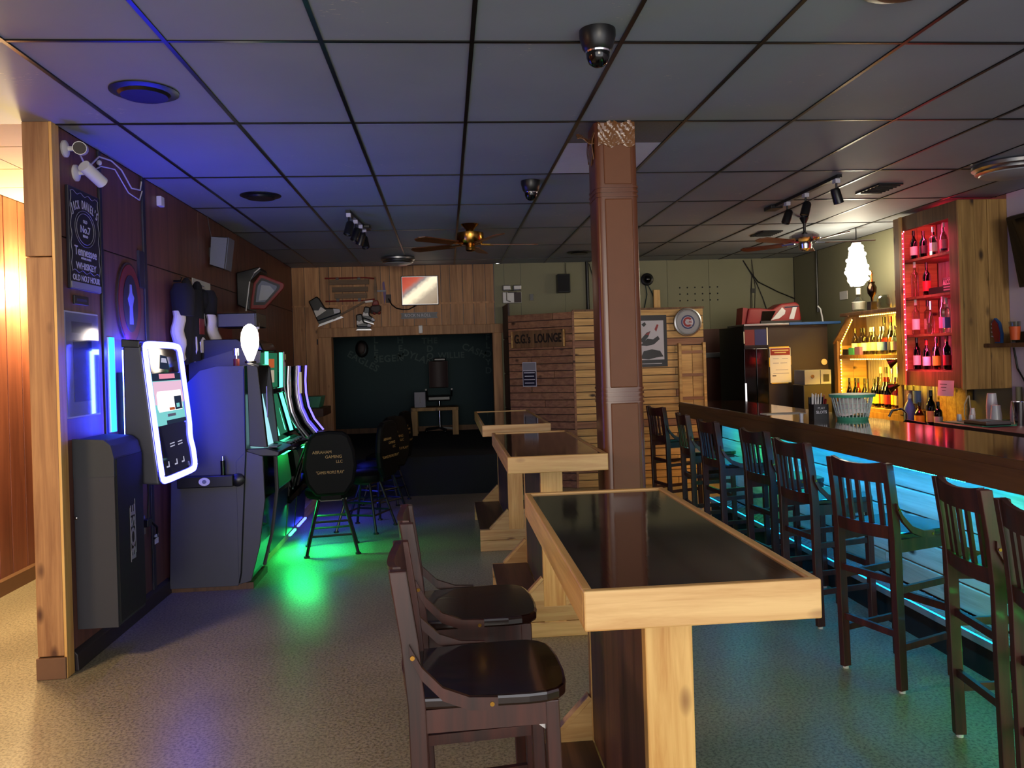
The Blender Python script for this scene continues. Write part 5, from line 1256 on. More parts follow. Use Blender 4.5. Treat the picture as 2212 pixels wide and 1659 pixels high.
jpoly('screen_panel', [(.20, .495), (.82, .495), (.84, .52), (.84, .645), (.20, .645), (.17, .62), (.17, .52)], 'scr_white', .014, sc_)
jpoly('screen_cover', [(.62, .50), (.82, .50), (.82, .60), (.62, .60)], 'scr_dark', .0155, sc_)
jpoly('screen_cover', [(.66, .515), (.74, .515), (.74, .545), (.66, .545)], 'scr_cyan', .017, sc_)
jpoly('screen_cover', [(.46, .50), (.60, .50), (.60, .52), (.46, .52)], 'scr_orange', .0155, sc_)
jpoly('screen_button', [(.40, .455), (.62, .455), (.62, .475), (.40, .475)], 'print', .0125, sc_)
jpoly('screen_band', [(.36, .40), (.90, .40), (.90, .43), (.36, .43)], 'scr_dark', .0125, sc_)
pn = jpoly('control_panel', [(.13, .05), (.90, .05), (.93, .12), (.90, .22), (.90, .39), (.13, .39)], 'black_gloss', .010, jk)
for u, v, du in ((.36, .255, .12), (.36, .235, .12), (.58, .255, .12), (.58, .235, .12)):
    jpoly('icon', [(u, v), (u + du, v + .003), (u + du, v + .010), (u, v + .007)], 'icon', .012, pn)
for u in (.20, .42, .62):
    jpoly('icon', [(u, .10), (u + .07, .10), (u + .07, .14), (u + .055, .14), (u + .055, .11), (u, .11)], 'icon', .012, pn)
for k in range(2):
    part('back_light', MB(JL).box((-1.885, yA + .02 + k * .56, .95), (-1.875, yA + .05 + k * .56, 1.68)), 'led_blue', jk)
part('back_light', MB(JL).box((-1.885, yA + .05, 1.66), (-1.875, yB - .05, 1.69)), 'led_blue', jk)
t = thing('light_strip', 'vertical light strip glowing pale blue on the wall behind the jukebox', 'light strip', (XL, 4.90, 1.50))
part('channel', MB().box((0, -.05, -.30), (.008, .05, .26)), 'white', t)
strip_ = part('glow', MB().box((.008, -.03, -.30), (.014, .03, .26)), 'led_blue2', t)
t = thing('wall_outlet', 'wall outlet with plugged cords low on the wall under the jukebox', 'outlet', (XL, 5.30, .56))
part('plate', MB().box((0, -.04, -.06), (.01, .04, .06)), 'print_dim', t)
part('plug', MB().box((.01, -.02, -.01), (.05, .05, .04)), 'black', t, bev=.006)
part('cord', MB().tube([(.04, .05, .02), (.06, .10, -.03), (.05, .13, -.10), (.05, .08, -.10)], .008).tube([(.04, .0, .03), (.05, .0, .2), (.06, -.04, .36), (.06, -.05, .50)], .006), 'black', t, smooth=True)
part('tag', MB().box((.05, .08, -.14), (.054, .14, -.08)), 'white', t)
# white sensor, speaker, jacket, notice further down the wall
solo('motion_sensor', 'small white sensor high on the left wall past the dark batten', 'sensor', MB((XL, 5.78, 2.74)).box((XL, 5.74, 2.705), (XL + .035, 5.81, 2.775)), 'white', (XL, 5.78, 2.74), bev=.006)
t = thing('wall_speaker', 'grey loudspeaker tilted down high on the left wall', 'speaker', (XL, 7.0, 2.55))
q_ = [(.017, -.117), (.140, -.159), (.176, .115), (.036, .125)]
part('cabinet', MB().prism(q_, 'y', -.09, .10), 'black', t, bev=.006)
part('front', MB().prism([(.021, -.112), (.136, -.152), (.171, .108), (.040, .118)], 'y', -.10, -.09), 'grey_mid', t)
part('grille', MB().prism([(.141, -.155), (.146, -.156), (.182, .112), (.177, .112)], 'y', -.085, .095), 'grey_mid', t)
part('bracket', MB().box((0, -.03, -.04), (.03, .03, .04)), 'black', t)
part('wire', MB().tube([(.03, -.05, .12), (.015, -.06, .20), (.012, -.09, .29)], .005), 'panel_dark', t)
t = thing('jacket', 'black and white letterman jacket hung open on the left wall', 'jacket', (XL, 6.25, 2.18))
def body_fn(u, v):
    y = -.34 + .68 * u; sh_ = abs(2 * u - 1)
    z = -.06 * sh_ ** 2 - v * .54 - .02
    y *= (1.0 - .20 * (1 - v) * sh_)
    return (.04 + .085 * (1 - sh_ ** 2) + .012 * math.sin(u * 25 + v * 4) * v, y, z)
part('torso', MB().sheet(body_fn, 24, 16, (-.015, 0, 0)), 'cloth_black', t, smooth=True)
for s in (-1, 1):
    def sl(u, v, s=s):
        a = 2 * math.pi * u; r_ = .070 + .025 * v
        yo = (.30 if s < 0 else .20) + (.02 if s < 0 else .15) * v; xo = .06 if s < 0 else .145
        return (xo + r_ * .5 * math.cos(a) + .01 * math.sin(v * 12), s * yo + r_ * math.sin(a) * (1 + .25 * math.sin(v * 7)), -.20 - (.36 if s < 0 else .30) * v + .03 * math.sin(a) * v)
    part('sleeve', MB().sheet(sl, 14, 10), 'cloth_white', t, smooth=True)
    part('upper_sleeve', MB().lathe([(.06, .02), (.085, -.04), (.078, -.14), (.072, -.215)], (.09, s * .285, -.02), 14), 'cloth_black', t, smooth=True)
    part('shoulder', MB().ball((.075, s * .24, -.08), .10, 12, (.6, 1.1, .9)), 'cloth_black', t, smooth=True)
    part('hook', MB().tube([(.0, s * .20, .03), (.05, s * .20, .03), (.06, s * .20, .06)], .008), 'black', t, smooth=True)
    part('collar', MB().ball((.07, s * .13, .0), .07, 10, (.5, .8, .9)), 'cloth_black', t, smooth=True)
part('patch', MB().box((.128, -.05, -.36), (.134, .07, -.24)), 'red_dull', t, bev=.004)
part('patch', MB().prism([(-.04, -.50), (.06, -.50), (.09, -.40), (.02, -.38), (-.05, -.42)], 'x', .130, .136), 'cloth_white', t)
part('emblem', MB().bar((.105, .16, -.20), (.10, .21, -.28), .01, .03), 'print', t)
part('trim', MB().ribbon([(.115, -.08, -.38), (.12, -.09, -.48), (.10, -.085, -.57)], (0, .012, 0), (.004, 0, 0)), 'cloth_white', t)
t = thing('notice', 'cream paper notice on the left wall behind the jacket', 'notice', (XL, 6.72, 2.12))
part('sheet', MB().box((0, -.24, -.16), (.004, .24, .16)), 'paper', t)
for k in range(9):
    wdt = (.06, .18, .20, .20, .14, .05, .19, .16, .20)[k]
    part('print_line', MB().box((.004, -wdt, .115 - k * .030), (.0055, wdt, .122 - k * .030)), 'print_dim', t)
t = thing('wall_sign', 'red-framed pointed sign with a grey face tilted out from the left wall', 'sign', (XL, 7.8, 2.28))
cr_ = [(.136, -.166), (.15, -.05), (.175, .085), (.235, .16), (.27, .155), (.456, .075), (.46, .05), (.445, .018), (.27, -.169)]
part('backing', MB().prism([(.005, -.12), (.12, -.18), (.13, .10), (.24, .20), (.22, .24), (.005, .19)], 'y', .01, .30), 'black', t, bev=.01)
part('frame', MB().prism(cr_, 'y', -.03, .012), 'red_dull', t, bev=.008)
def shrink(k, cx=.285, cz=.005): return [(cx + (x - cx) * k, cz + (z - cz) * k) for x, z in cr_]
part('recess', MB().prism(shrink(.78), 'y', -.034, -.028), 'black', t)
part('face', MB().prism(shrink(.62), 'y', -.040, -.033), 'grey_mid', t)
part('emblem', MB().prism([(.22, -.09), (.25, .06), (.33, .05), (.37, .0), (.30, -.08)], 'y', -.044, -.039), 'frosted', t)
part('white_edge', MB().tube([(.092, -.01, -.182), (.115, -.01, -.03), (.135, -.01, .10), (.18, -.01, .18), (.235, -.01, .225)], .006), 'white', t, smooth=True)
t = thing('wall_cabinet', 'dark cabinet box fixed on the left wall above the oval lamp', 'cabinet', (XL, 6.55, 2.0))
part('box', MB().box((.20, -.13, -.122), (.506, .20, -.012)), 'black', t, bev=.006)
part('front_panel', MB().box((.215, -.138, -.115), (.49, -.13, -.02)), 'grey_lam', t)
part('bracket', MB().box((.001, .10, -.10), (.21, .16, -.04)), 'black', t)
solo('red_banner', 'dull red banner on the left wall beneath the dark cabinet', 'banner', MB((XL, 7.0, 1.8)).box((XL + .002, 7.0, 1.70), (XL + .02, 7.55, 2.05)), 'red_dull', (XL, 7.0, 1.8))

# ------------------------------------------------------------------ gaming machines
KL = (-1.65, 5.95, 0)
kk = thing('ticket_kiosk', 'tall grey-sided redemption kiosk with a pale lit screen, nearest of the machines', 'kiosk', KL)
side = [(-1.965, .03), (-1.50, .03), (-1.47, .12), (-1.42, .9), (-1.415, 1.57), (-1.60, 1.575), (-1.72, 1.545), (-1.80, 1.47), (-1.86, 1.30), (-1.895, 1.02), (-1.93, .9)]
part('side_panel', MB(KL).prism(side, 'y', 5.72, 5.745), 'grey_lam', kk, bev=.003)
part('side_panel', MB(KL).prism(side, 'y', 6.165, 6.19), 'grey_lam', kk)
part('body', MB(KL).prism([(x + (.02 if x < -1.6 else -.015), z) for x, z in side], 'y', 5.745, 6.165), 'black', kk)
bel = [(-1.495, .04), (-1.41, .06), (-1.345, .30), (-1.30, .62), (-1.305, .93), (-1.42, .97), (-1.49, .9)]
part('front_side_panel', MB(KL).prism(bel, 'y', 5.715, 5.74), 'grey_lam', kk, bev=.003)
part('front_side_panel', MB(KL).prism(bel, 'y', 6.17, 6.195), 'grey_lam', kk)
part('front_door', MB(KL).prism([(x - .012, z) for x, z in bel], 'y', 5.74, 6.17), 'black_gloss', kk)
part('edge_trim', MB(KL).tube([(-1.415, 5.716, 1.55), (-1.42, 5.716, .95), (-1.475, 5.716, .12), (-1.49, 5.716, .05)], .006), 'black', kk)
part('front_pillar', MB(KL).prism([(-1.40, 1.0), (-1.28, .99), (-1.33, 1.56), (-1.405, 1.585)], 'y', 5.745, 5.79), 'black', kk, bev=.004)
part('front_pillar', MB(KL).prism([(-1.40, 1.0), (-1.28, .99), (-1.33, 1.56), (-1.405, 1.585)], 'y', 6.12, 6.165), 'grey_lam', kk, bev=.004)
part('screen', MB(KL).prism([(-1.405, .99), (-1.315, .985), (-1.385, 1.36), (-1.405, 1.36)], 'y', 5.79, 6.12), 'ice', kk)
part('hood', MB(KL).prism([(-1.41, 1.36), (-1.36, 1.36), (-1.33, 1.57), (-1.41, 1.59)], 'y', 5.79, 6.12), 'black', kk)
part('reader_strip', MB(KL).box((-1.275, 5.75, 1.20), (-1.268, 5.78, 1.42)), 'print_dim', kk)
part('ledge', MB(KL).prism([(-1.45, .935), (-1.20, .925), (-1.19, .955), (-1.28, .985), (-1.45, .985)], 'y', 5.73, 6.20), 'black', kk, bev=.006)
part('keypad', MB(KL).box((-1.28, 5.80, .982), (-1.22, 5.95, .99)), 'grey_mid', kk)
part('wood_base', MB(KL).box((-1.96, 5.74, 0), (-1.40, 6.18, .045)), 'stain', kk)
SL = (-1.70, 5.70, .85)
t = thing('side_tray', 'black strap with a white oval sticker across the kiosk side', 'tray', SL)
part('tray', MB(SL).box((-1.875, 5.655, .735), (-1.50, 5.714, .815)), 'black', t, bev=.006)
part('knob', MB(SL).lathe([(.045, 0), (.045, .03), (.02, .045)], (-1.475, 5.714, .775), 16, (0, -1, 0)), 'black', t, smooth=True)
part('oval_sticker', MB(SL).prism([(-1.69 + .038 * math.cos(2 * math.pi * i / 20), .777 + .028 * math.sin(2 * math.pi * i / 20)) for i in range(20)], 'y', 5.652, 5.655), 'white', t)
part('sticker_mark', MB(SL).prism([(-1.69 + .015 * math.cos(2 * math.pi * i / 12), .777 + .014 * math.sin(2 * math.pi * i / 12)) for i in range(12)], 'y', 5.650, 5.652), 'grey_mid', t)
t = thing('pump_bottle', 'small dark pump bottle standing on the black strap of the kiosk', 'bottle', (-1.57, 5.685, .816))
part('bottle_body', MB().cyl((0, 0, 0), (0, 0, .10), .017, n=12), 'black_gloss', t, smooth=True)
part('cap', MB().cyl((0, 0, .10), (0, 0, .13), .008, n=10), 'chrome', t, smooth=True)
t = thing('oval_lamp', 'glowing white oval lamp standing on top of the grey kiosk', 'lamp', (-1.42, 5.93, 1.588))
part('foot', MB().cyl((0, 0, 0), (0, 0, .015), .04, n=14), 'black', t)
lp = part('shade', MB().lathe([(.02, .015), (.038, .06), (.060, .12), (.064, .17), (.060, .22), (.040, .265), (.012, .285)], (0, 0, 0), 18), 'lamp_oval', t, smooth=True)
def candle(parent, x, y, z, off, top_m='white', mid='red_dull'):
    o = part('signal_light', MB(off).cyl((x, y, z), (x, y, z + .05), .022, n=12), mid, parent, smooth=True)
    part('stem', MB(off).cyl((x, y, z + .05), (x, y, z + .075), .010, n=8), 'chrome', o, smooth=True)
    part('lens', MB(off).cyl((x, y, z + .075), (x, y, z + .125), .022, n=12), top_m, o, smooth=True)
candle(kk, -1.52, 5.93, 1.572, KL, 'chrome', 'red_dull')
# green-lit machine with two tilted glass screens
GL = (-1.62, 6.58, 0)
gm = thing('slot_machine', 'slot machine edged with green light tubes, between the kiosk and the curved one', 'slot machine', GL)
y0, y1 = 6.27, 6.86
part('cabinet', MB(GL).prism([(-1.96, .12), (-1.40, .12), (-1.36, .55), (-1.44, .93), (-1.52, 1.72), (-1.60, 1.78), (-1.96, 1.78)], 'y', y0, y1), 'black', gm, bev=.006)
part('side_panel', MB(GL).prism([(-1.96, .95), (-1.52, .95), (-1.45, 1.32), (-1.42, 1.68), (-1.60, 1.70), (-1.96, 1.60)], 'y', y0 - .012, y0), 'grey_lam', gm)
part('top_cap', MB(GL).prism([(-1.60, 1.70), (-1.41, 1.68), (-1.44, 1.75), (-1.55, 1.79)], 'y', y0 + .06, y1 - .06), 'black_gloss', gm, bev=.01)
def gtube(p, q, y, r=.014): 
    part('light_tube', MB(GL).cyl((p[0], y, p[1]), (q[0], y, q[1]), r, n=10), 'neon_green', gm, smooth=True)
for y_ in (y0 + .03, y1 - .03):
    gtube((-1.385, 1.675), (-1.392, 1.385), y_); gtube((-1.395, 1.335), (-1.315, 1.02), y_)
gtube((-1.42, 1.66), (-1.43, 1.39), y1 - .12, .010); gtube((-1.43, 1.32), (-1.355, 1.03), y1 - .12, .010)
part('upper_screen', MB(GL).prism([(-1.44, 1.39), (-1.415, 1.39), (-1.41, 1.67), (-1.44, 1.67)], 'y', y0 + .05, y1 - .05), 'scr_glass_green', gm)
part('lower_screen', MB(GL).prism([(-1.44, 1.33), (-1.42, 1.33), (-1.345, 1.01), (-1.40, 1.0)], 'y', y0 + .05, y1 - .05), 'scr_glass_green', gm)
part('screen_picture', MB(GL).prism([(-1.413, 1.55), (-1.408, 1.55), (-1.406, 1.62), (-1.411, 1.62)], 'y', y0 + .10, y0 + .40), 'scr_orange', gm)
part('screen_picture', MB(GL).prism([(-1.415, 1.43), (-1.410, 1.43), (-1.408, 1.53), (-1.413, 1.53)], 'y', y0 + .08, y1 - .20), 'scr_cream', gm)
part('mid_trim', MB(GL).box((-1.44, y0, 1.34), (-1.375, y1, 1.385)), 'black_gloss', gm, bev=.008)
part('button_deck', MB(GL).prism([(-1.45, .93), (-1.20, .905), (-1.17, .93), (-1.30, .985), (-1.42, 1.0)], 'y', y0, y1), 'black_gloss', gm, bev=.008)
for k in range(5):
    part('button', MB(GL).box((-1.26, y0 + .06 + k * .10, .958), (-1.22, y0 + .13 + k * .10, .972)), 'grey_mid' if k != 2 else 'print_dim', gm, bev=.003)
part('belly_glass', MB(GL).prism([(-1.39, .88), (-1.355, .86), (-1.325, .62), (-1.335, .60), (-1.37, .60)], 'y', y0 + .04, y1 - .04), 'teal_bin', gm)
part('belly_light', MB(GL).box((-1.31, y0 + .08, .868), (-1.29, y1 - .08, .878)), 'led_belly', gm)
part('side_trim', MB(GL).tube([(-1.37, y1, 1.68), (-1.375, y1, 1.40), (-1.33, y1, 1.12), (-1.22, y1, .95), (-1.20, y1, .90), (-1.26, y1, .75), (-1.31, y1, .60), (-1.33, y1, .52)], .010), 'chrome', gm, smooth=True)
candle(gm, -1.50, 6.50, 1.785, GL)
# dark machine with a lit belly and a curved chrome one
def curved(label, y0, y1, tube, bright):
    L_ = (-1.62, (y0 + y1) / 2, 0)
    g = thing('slot_machine', label, 'slot machine', L_)
    part('cabinet', MB(L_).prism([(-1.96, .12), (-1.40, .12), (-1.36, .50), (-1.42, .85), (-1.46, 1.1), (-1.47, 1.52), (-1.96, 1.54)], 'y', y0, y1), 'black', g, bev=.006)
    cv = [(-1.345, 1.56), (-1.355, 1.42), (-1.352, 1.30), (-1.33, 1.17), (-1.28, 1.05), (-1.20, .945)]
    n = len(cv)
    part('curved_screen', MB(L_).sheet(lambda u, v: (lambda i, f: (cv[i][0] + (cv[i + 1][0] - cv[i][0]) * f - .02, y0 + .04 + (y1 - y0 - .08) * u, cv[i][1] + (cv[i + 1][1] - cv[i][1]) * f))(min(n - 2, int(v * (n - 1))), v * (n - 1) - min(n - 2, int(v * (n - 1)))), 4, 20, (-.03, 0, -.01)), 'black_gloss', g, smooth=True)
    for yy in (y0 + .02, y1 - .02):
        part('chrome_rail', MB(L_).tube([(x, yy, z) for x, z in cv], .014, 8), 'chrome', g, smooth=True)
        part('light_tube', MB(L_).tube([(x + .012, yy + (.022 if yy < y0 + .1 else -.022), z) for x, z in cv], .009, 6), tube, g, smooth=True)
    part('screen_picture', MB(L_).sheet(lambda u, v: (-1.368 + .001 * v, y0 + .10 + (y1 - y0 - .2) * u, 1.30 + .20 * v), 1, 1, (-.004, 0, 0)), 'scr_cream', g)
    part('button_deck', MB(L_).prism([(-1.42, .90), (-1.17, .87), (-1.12, .89), (-1.16, .925), (-1.40, .97)], 'y', y0, y1), 'alu', g, bev=.008)
    for k in range(4):
        part('button', MB(L_).box((-1.21, y0 + .05 + k * .07, .928), (-1.17, y0 + .10 + k * .07, .940)), 'print', g, bev=.003)
    part('belly_glass', MB(L_).prism([(-1.39, .85), (-1.30, .84), (-1.25, .70), (-1.29, .54), (-1.37, .52)], 'y', y0 + .04, y1 - .04), 'black_gloss', g)
    part('base_fin', MB(L_).bar((-1.40, y0 - .02, .42), (-1.28, y1 + .02, .56), .10, .05), 'black_gloss', g)
    part('belly_light', MB(L_).box((-1.26, y0 + .05, .855), (-1.24, y1 - .05, .862)), bright, g)
    part('foot_light', MB(L_).box((-1.39, y0 + .05, .105), (-1.37, y1 - .05, .118)), bright, g)
    candle(g, -1.50, (y0 + y1) / 2, 1.545, L_, 'lab_cream', 'chrome')
    return g
curved('slot machine with plain chrome rails beside the green-lit one', 6.90, 7.24, 'chrome', 'led_belly')
curved('slot machine with a curved screen and violet light along its chrome rails', 7.28, 7.76, 'neon_blue', 'led_blue3')
solo('machine_plinth', 'long low wooden plinth under the slot machines, lit green at the near end', 'plinth', MB((-1.7, 7.5, 0)).box((-1.97, 6.22, 0), (-1.47, 9.0, .118)), 'pine_y', (-1.7, 7.5, 0), bev=.004)
area('green_machine_underlight', (-1.36, 6.80, .40), (.22, -.05, -1), .08, .9, 46, (.02, 1.0, .20), 150)
area('blue_machine_underlight', (-1.30, 8.0, .48), (.45, 0.2, -1), .10, 1.0, 9, (.04, .06, 1.0))

# ------------------------------------------------------------------ gaming stools
def game_stool(label, loc, rz, group):
    t = thing('gaming_stool', label, 'stool', loc, rz, group)      # faces +y, backrest at -y
    part('seat', MB().lathe([(.10, .455), (.20, .46), (.215, .49), (.21, .525), (.17, .545), (.001, .55)], (0, 0, 0), 24), 'vinyl', t, smooth=True)
    part('swivel_plate', MB().box((-.10, -.10, .43), (.10, .10, .456)), 'black', t)
    for sx in (-1, 1):
        for sy in (-1, 1):
            lg = part('leg', MB().tube([(sx * .10, sy * .10, .44), (sx * .205, sy * .205, .012)], .013, 8), 'black', t, smooth=True)
            part('foot_pad', MB().cyl((sx * .205, sy * .205, 0), (sx * .205, sy * .205, .014), .024, n=10), 'black', lg)
    for zz, rr in ((.16, .172), (.27, .144)):
        part('foot_ring', MB().tube([(rr * a, rr * b, zz) for a, b in ((-1, -1), (1, -1), (1, 1), (-1, 1))], .010, 6, True), 'black', t)
    out = [(-.12, .50), (.12, .50), (.19, .60), (.215, .74), (.20, .86), (.16, .98), (.11, 1.015), (0, 1.025), (-.11, 1.015), (-.16, .98), (-.20, .86), (-.215, .74), (-.19, .60)]
    b = part('backrest', MB().prism(out, 'y', -.275, -.215), 'vinyl', t, bev=.026)
    part('back_stem', MB().box((-.085, -.235, .46), (.085, -.19, .60)), 'vinyl', t, bev=.006)
    return t
def stool_text(t, rz):
    c_, s_ = math.cos(rz), math.sin(rz)
    def wp(x, y, z): return Vector(t.location) + Vector((x * c_ - y * s_, x * s_ + y * c_, z))
    for body, x, z, wd in (('ABRAHAM', -.06, .855, .15), ('GAMING', .03, .815, .13), ('LLC', .075, .775, .05), ('"GAMES PEOPLE PLAY"', .0, .69, .22)):
        o = text('lettering', body, .034, (0, 0, 0), (1, 0, 0), (0, 0, 1), 'gold_print', None, width=wd)
        o.parent = t; o.matrix_local = Matrix(((1, 0, 0, x), (0, 0, -1, -.2765), (0, 1, 0, z), (0, 0, 0, 1)))
gS = 'black swivel stools at the slot machines'
g0 = game_stool('nearest black gaming stool with gold lettering on its back', (-1.00, 6.80, 0), R(8), gS)
stool_text(g0, 0)
for lb, lc, rz in (('second gaming stool, its padded back turned edge on beside the nearest one', (-.80, 7.62, 0), 68),
                   ('third gaming stool with gold lettering, half behind the second', (-.74, 8.30, 0), 52),
                   ('farthest gaming stool, before the dark stage', (-.72, 9.02, 0), 75)):
    c = copy_tree(g0); c.location = lc; c.rotation_euler = (0, 0, R(rz)); c['label'] = lb

# ------------------------------------------------------------------ ceiling fixtures
def round_vent(label, x, y, r=.15):
    t = thing('ceiling_vent', label, 'air vent', (x, y, ZC), 0, 'round black ceiling vents')
    part('rim', MB().lathe([(r * .80, -.012), (r, -.004), (r, .0), (r * .78, .004)], (0, 0, 0), 32), 'black', t, smooth=True)
    part('backing', MB().cyl((0, 0, -.002), (0, 0, .004), r * .82, n=28), 'black_matte', t)
    for k, q in enumerate((.68, .48, .28)):
        part('louvre_ring', MB().lathe([(r * q, -.024 + .004 * k), (r * (q + .10), -.010), (r * (q + .09), -.006), (r * q, -.018)], (0, 0, 0), 28), 'black', t, smooth=True)
    part('centre', MB().cyl((0, 0, -.02), (0, 0, 0), r * .12, n=14), 'black', t)
round_vent('largest round black vent in the blue-lit ceiling at the left', -1.35, 3.795)
round_vent('round black vent deeper in the ceiling, above the slot machines', -1.35, 6.10)
round_vent('small distant round vent left of the pillar, near the back wall', 1.65, 9.6)
round_vent('round vent at the top edge of the picture, mostly cut off', 1.66, 2.68, .16)
for lb, x, y, wx, wy in (('square black vent above the track lights over the bar', 3.495, 6.12, .20, .36), ('smaller square black vent farther down the bar ceiling', 3.49, 8.36, .22, .36)):
    t = thing('ceiling_grille', lb, 'air vent', (x, y, ZC), 0, 'square black ceiling vents')
    part('frame', MB().box((-wx / 2, -wy / 2, -.012), (wx / 2, wy / 2, 0)), 'black', t)
    for k in range(6):
        part('louvre', MB().box((-wx / 2 + .012, -wy / 2 + .02 + k * (wy - .04) / 6, -.020), (wx / 2 - .012, -wy / 2 + .03 + k * (wy - .04) / 6, -.012)), 'black_matte', t)
def dome(label, x, y, s=1.0):
    t = thing('dome_camera', label, 'security camera', (x, y, ZC), 0, 'dome cameras under the ceiling')
    part('base', MB().lathe([(.072 * s, 0), (.072 * s, -.025 * s), (.060 * s, -.070 * s), (.050 * s, -.082 * s)], (0, 0, 0), 24), 'black', t, smooth=True)
    part('bubble', MB().lathe([(.047 * s, -.075 * s), (.046 * s, -.105 * s), (.036 * s, -.130 * s), (.018 * s, -.142 * s), (.001, -.145 * s)], (0, 0, 0), 20), 'black_gloss', t, smooth=True)
    part('bubble_ring', MB().lathe([(.047 * s, -.080 * s), (.050 * s, -.084 * s), (.048 * s, -.090 * s)], (0, 0, 0), 20), 'chrome', t, smooth=True)
dome('large dome camera under the ceiling near the top of the picture', .632, 3.10)
dome('smaller dome camera under the ceiling left of the pillar', .645, 5.72, .98)
def disc_light(label, x, y, r):
    t = thing('ceiling_light', label, 'ceiling light', (x, y, ZC), 0, 'unlit round ceiling lights')
    part('ring', MB().lathe([(r * .95, 0), (r, -.012), (r, -.035), (r * .90, -.052), (r * .92, -.062), (r * .84, -.075)], (0, 0, 0), 36), 'alu', t, smooth=True)
    part('lens', MB().lathe([(r * .86, -.062), (r * .80, -.082), (r * .55, -.098), (.001, -.106)], (0, 0, 0), 32), 'frosted', t, smooth=True)
    return t
disc_light('round silver ceiling light above the stage wall', -.55, 9.75, .205)
disc_light('round silver ceiling light at the right edge over the bar', 4.03, 5.33, .25)
def track(label, x, y0, y1, heads, dx=0.0):
    L_ = (x, (y0 + y1) / 2, ZC)
    t = thing('track_light', label, 'track light', L_, 0, 'black ceiling track lights')
    part('track', MB(L_).bar((x, y0, ZC - .012), (x + dx, y1, ZC - .012), .036, .024), 'black', t)
    part('feed_box', MB(L_).bar((x + dx, y1 - .22, ZC - .02), (x + dx, y1 - .06, ZC - .02), .11, .03), 'black', t, bev=.006)
    for f, az in heads:
        yy = y0 + (y1 - y0) * f; xx = x + dx * f
        part('adapter', MB(L_).box((xx - .018, yy - .025, ZC - .055), (xx + .018, yy + .025, ZC - .024)), 'print', t)
        st_ = part('stem', MB(L_).cyl((xx, yy, ZC - .055), (xx, yy, ZC - .11), .008, n=8), 'black', t)
        d = Vector((math.cos(R(az)) * .35, math.sin(R(az)) * .35, -1)).normalized(); c = Vector((xx, yy, ZC - .145))
        hd_ = part('lamp_head', MB(L_).lathe([(.026, -.055), (.034, -.04), (.036, .06), (.031, .062), (.029, .04)], c, 16, d), 'black', t, smooth=True)
        part('lens', MB(L_).cyl(c + d * .045, c + d * .05, .028, n=14), 'alu', hd_)
track('long black track light over the bar with three lamp heads', 2.914, 5.62, 6.95, ((.04, 20), (.42, 200), (.68, 180)))
track('black track light left of the brass fan with four lamp heads', -.78, 6.70, 7.62, ((.05, 230), (.40, 200), (.68, 160), (.9, 300)), .06)
def fan(label, loc, drop, hub, blade_m, blades, metal, rod):
    t = thing('ceiling_fan', label, 'ceiling fan', loc)
    z = 0
    if rod:
        part('rod', MB().cyl((0, 0, 0), (0, 0, -drop), .014, n=10), 'black', t)
        part('canopy', MB().lathe([(.03, 0), (.045, -.01), (.02, -.06)], (0, 0, 0), 18), 'black', t, smooth=True)
        part('motor', MB().lathe([(.02, -drop + .0), (.09, -drop - .02), (.14, -drop - .05), (.145, -drop - .08), (.12, -drop - .11), (.06, -drop - .125)], (0, 0, 0), 28), metal, t, smooth=True)
        part('switch_cup', MB().lathe([(.05, -drop - .12), (.065, -drop - .135), (.058, -drop - .175), (.03, -drop - .195), (.001, -drop - .2)], (0, 0, 0), 22), metal, t, smooth=True)
        zb = -drop - .118
    else:
        part('canopy', MB().lathe([(.085, 0), (.075, -.012), (.04, -.05), (.035, -.07)], (0, 0, 0), 24), metal, t, smooth=True)
        part('motor', MB().lathe([(.06, -.075), (.128, -.085), (.13, -.155), (.11, -.185), (.05, -.20)], (0, 0, 0), 28), metal, t, smooth=True)
        part('switch_cup', MB().lathe([(.04, -.19), (.045, -.20), (.045, -.245), (.03, -.255), (.001, -.257)], (0, 0, 0), 20), metal, t, smooth=True)
        zb = -.19
    for a in blades:
        ca, sa = math.cos(R(a)), math.sin(R(a))
        def bp(l, s, z): return (l * ca - s * sa, l * sa + s * ca, z)
        iron = part('blade_iron', MB().bar(bp(.10, 0, zb), bp(.22, 0, zb - .005), .03, .012), metal, t)
        pts = [(.19, -.05), (.60, -.062), (.645, -.03), (.645, .03), (.60, .062), (.19, .05)]
        mb = MB(); tilt = .18
        mb.add([bp(l, s, zb + s * tilt + .004) for l, s in pts] + [bp(l, s, zb + s * tilt - .004) for l, s in pts], [tuple(range(6)), tuple(range(11, 5, -1))] + [(i, (i + 1) % 6, 6 + (i + 1) % 6, 6 + i) for i in range(6)])
        part('blade', mb, blade_m, t)
    return t
fan('chrome ceiling fan with wooden blades on a long rod over the bar', (3.47, 7.40, ZC), .13, .14, 'fan_blade', (-10, 62, 134, 206, 278), 'chrome', True)
fan('brass ceiling fan close under the ceiling in the middle of the room', (.257, 7.50, ZC), 0, .13, 'fan_blade', (5, 77, 149, 221, 293), 'brass', False)
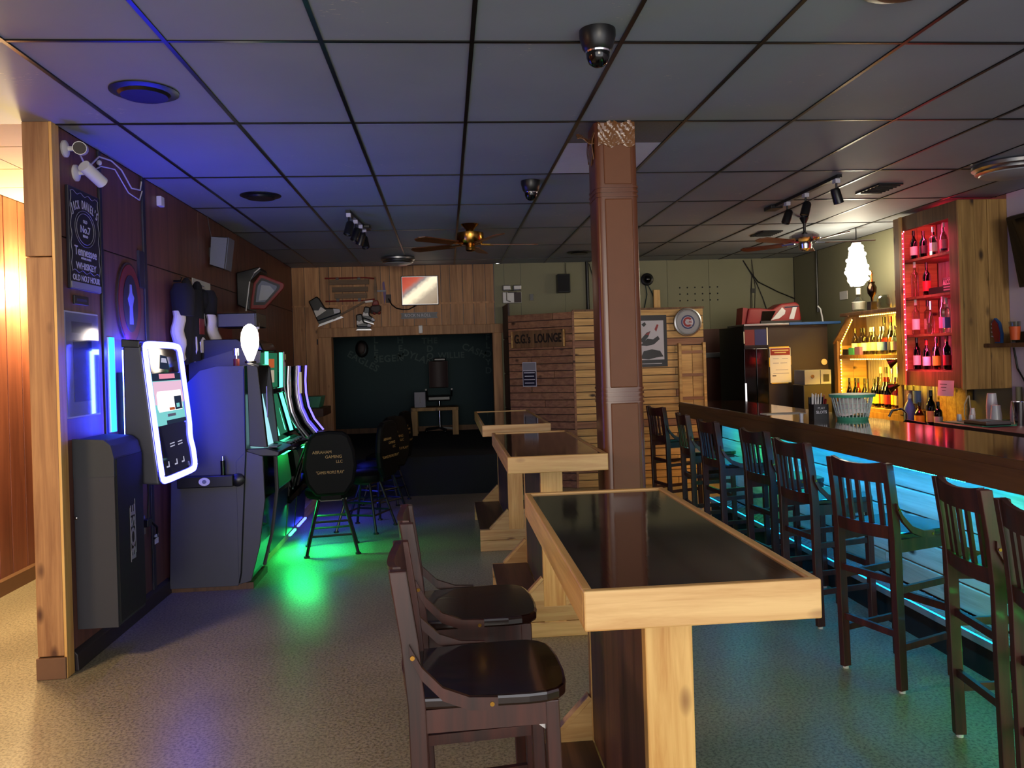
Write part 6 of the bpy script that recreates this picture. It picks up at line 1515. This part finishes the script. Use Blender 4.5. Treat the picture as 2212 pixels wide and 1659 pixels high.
# bright hanging lamp by the right wall
HL = (4.36, 8.10, 2.69)
t = thing('hanging_lamp', 'dazzling hanging lamp of clustered bulbs above the trophy', 'lamp', HL)
part('cord', MB().tube([(0, 0, .0), (0, 0, ZC - HL[2] - .002)], .006), 'black', t)
part('cap', MB().lathe([(.01, .03), (.05, .02), (.055, -.01), (.02, -.02)], (0, 0, 0), 16), 'brass_dark', t, smooth=True)
part('shade', MB().lathe([(.045, -.02), (.07, -.08), (.085, -.16), (.105, -.26), (.12, -.33), (.10, -.36), (.09, -.42), (.06, -.46), (.02, -.47)], (0, 0, 0), 20), 'lamp_warm', t, smooth=True)
hb = MB()
for k in range(26):
    a = k * 2.4; f = k / 25
    rr = .06 + .065 * min(1, f * 1.3) - (.045 if f > .85 else 0)
    hb.ball((rr * math.cos(a), rr * math.sin(a), -.05 - .40 * f), .022, 6)
o = part('bulbs', hb, 'lamp_warm', t, smooth=True); o['kind'] = 'stuff'
point('hanging_lamp_light', (HL[0] - .20, HL[1] - .05, HL[2] - .22), 10, (1.0, .88, .62), .10)
for zz_ in (2.70, 2.355, 2.0, 1.645):
    area('red_cabinet_light', (4.44, 6.92, zz_), (.6, 0, -1), .05, .7, 13.0, (1.0, .04, .13))
area('amber_shelf_light', (4.52, 8.0, 1.915), (.4, 0, -1), .06, .9, 75, (1.0, .56, .04))
area('amber_shelf_light', (4.52, 8.05, 1.44), (.4, 0, -1), .06, 1.1, 80, (1.0, .56, .04))

# ------------------------------------------------------------------ lettering becomes plain mesh
bpy.context.view_layer.update()
dg = bpy.context.evaluated_depsgraph_get()
fit = {o.name: wd for o, wd in FIT}
for o in [o for o in COL.objects if o.type == 'FONT']:
    me = bpy.data.meshes.new_from_object(o.evaluated_get(dg))
    nm = o.name
    if nm in fit and len(me.vertices):
        w_ = max(v.co.x for v in me.vertices) - min(v.co.x for v in me.vertices)
        k = fit[nm] / max(w_, 1e-4)
        for v in me.vertices: v.co.x *= k
    n = bpy.data.objects.new(nm + '_', me); COL.objects.link(n)
    n.parent = o.parent; n.matrix_local = o.matrix_local.copy()
    bpy.data.objects.remove(o, do_unlink=True)
    n.name = nm
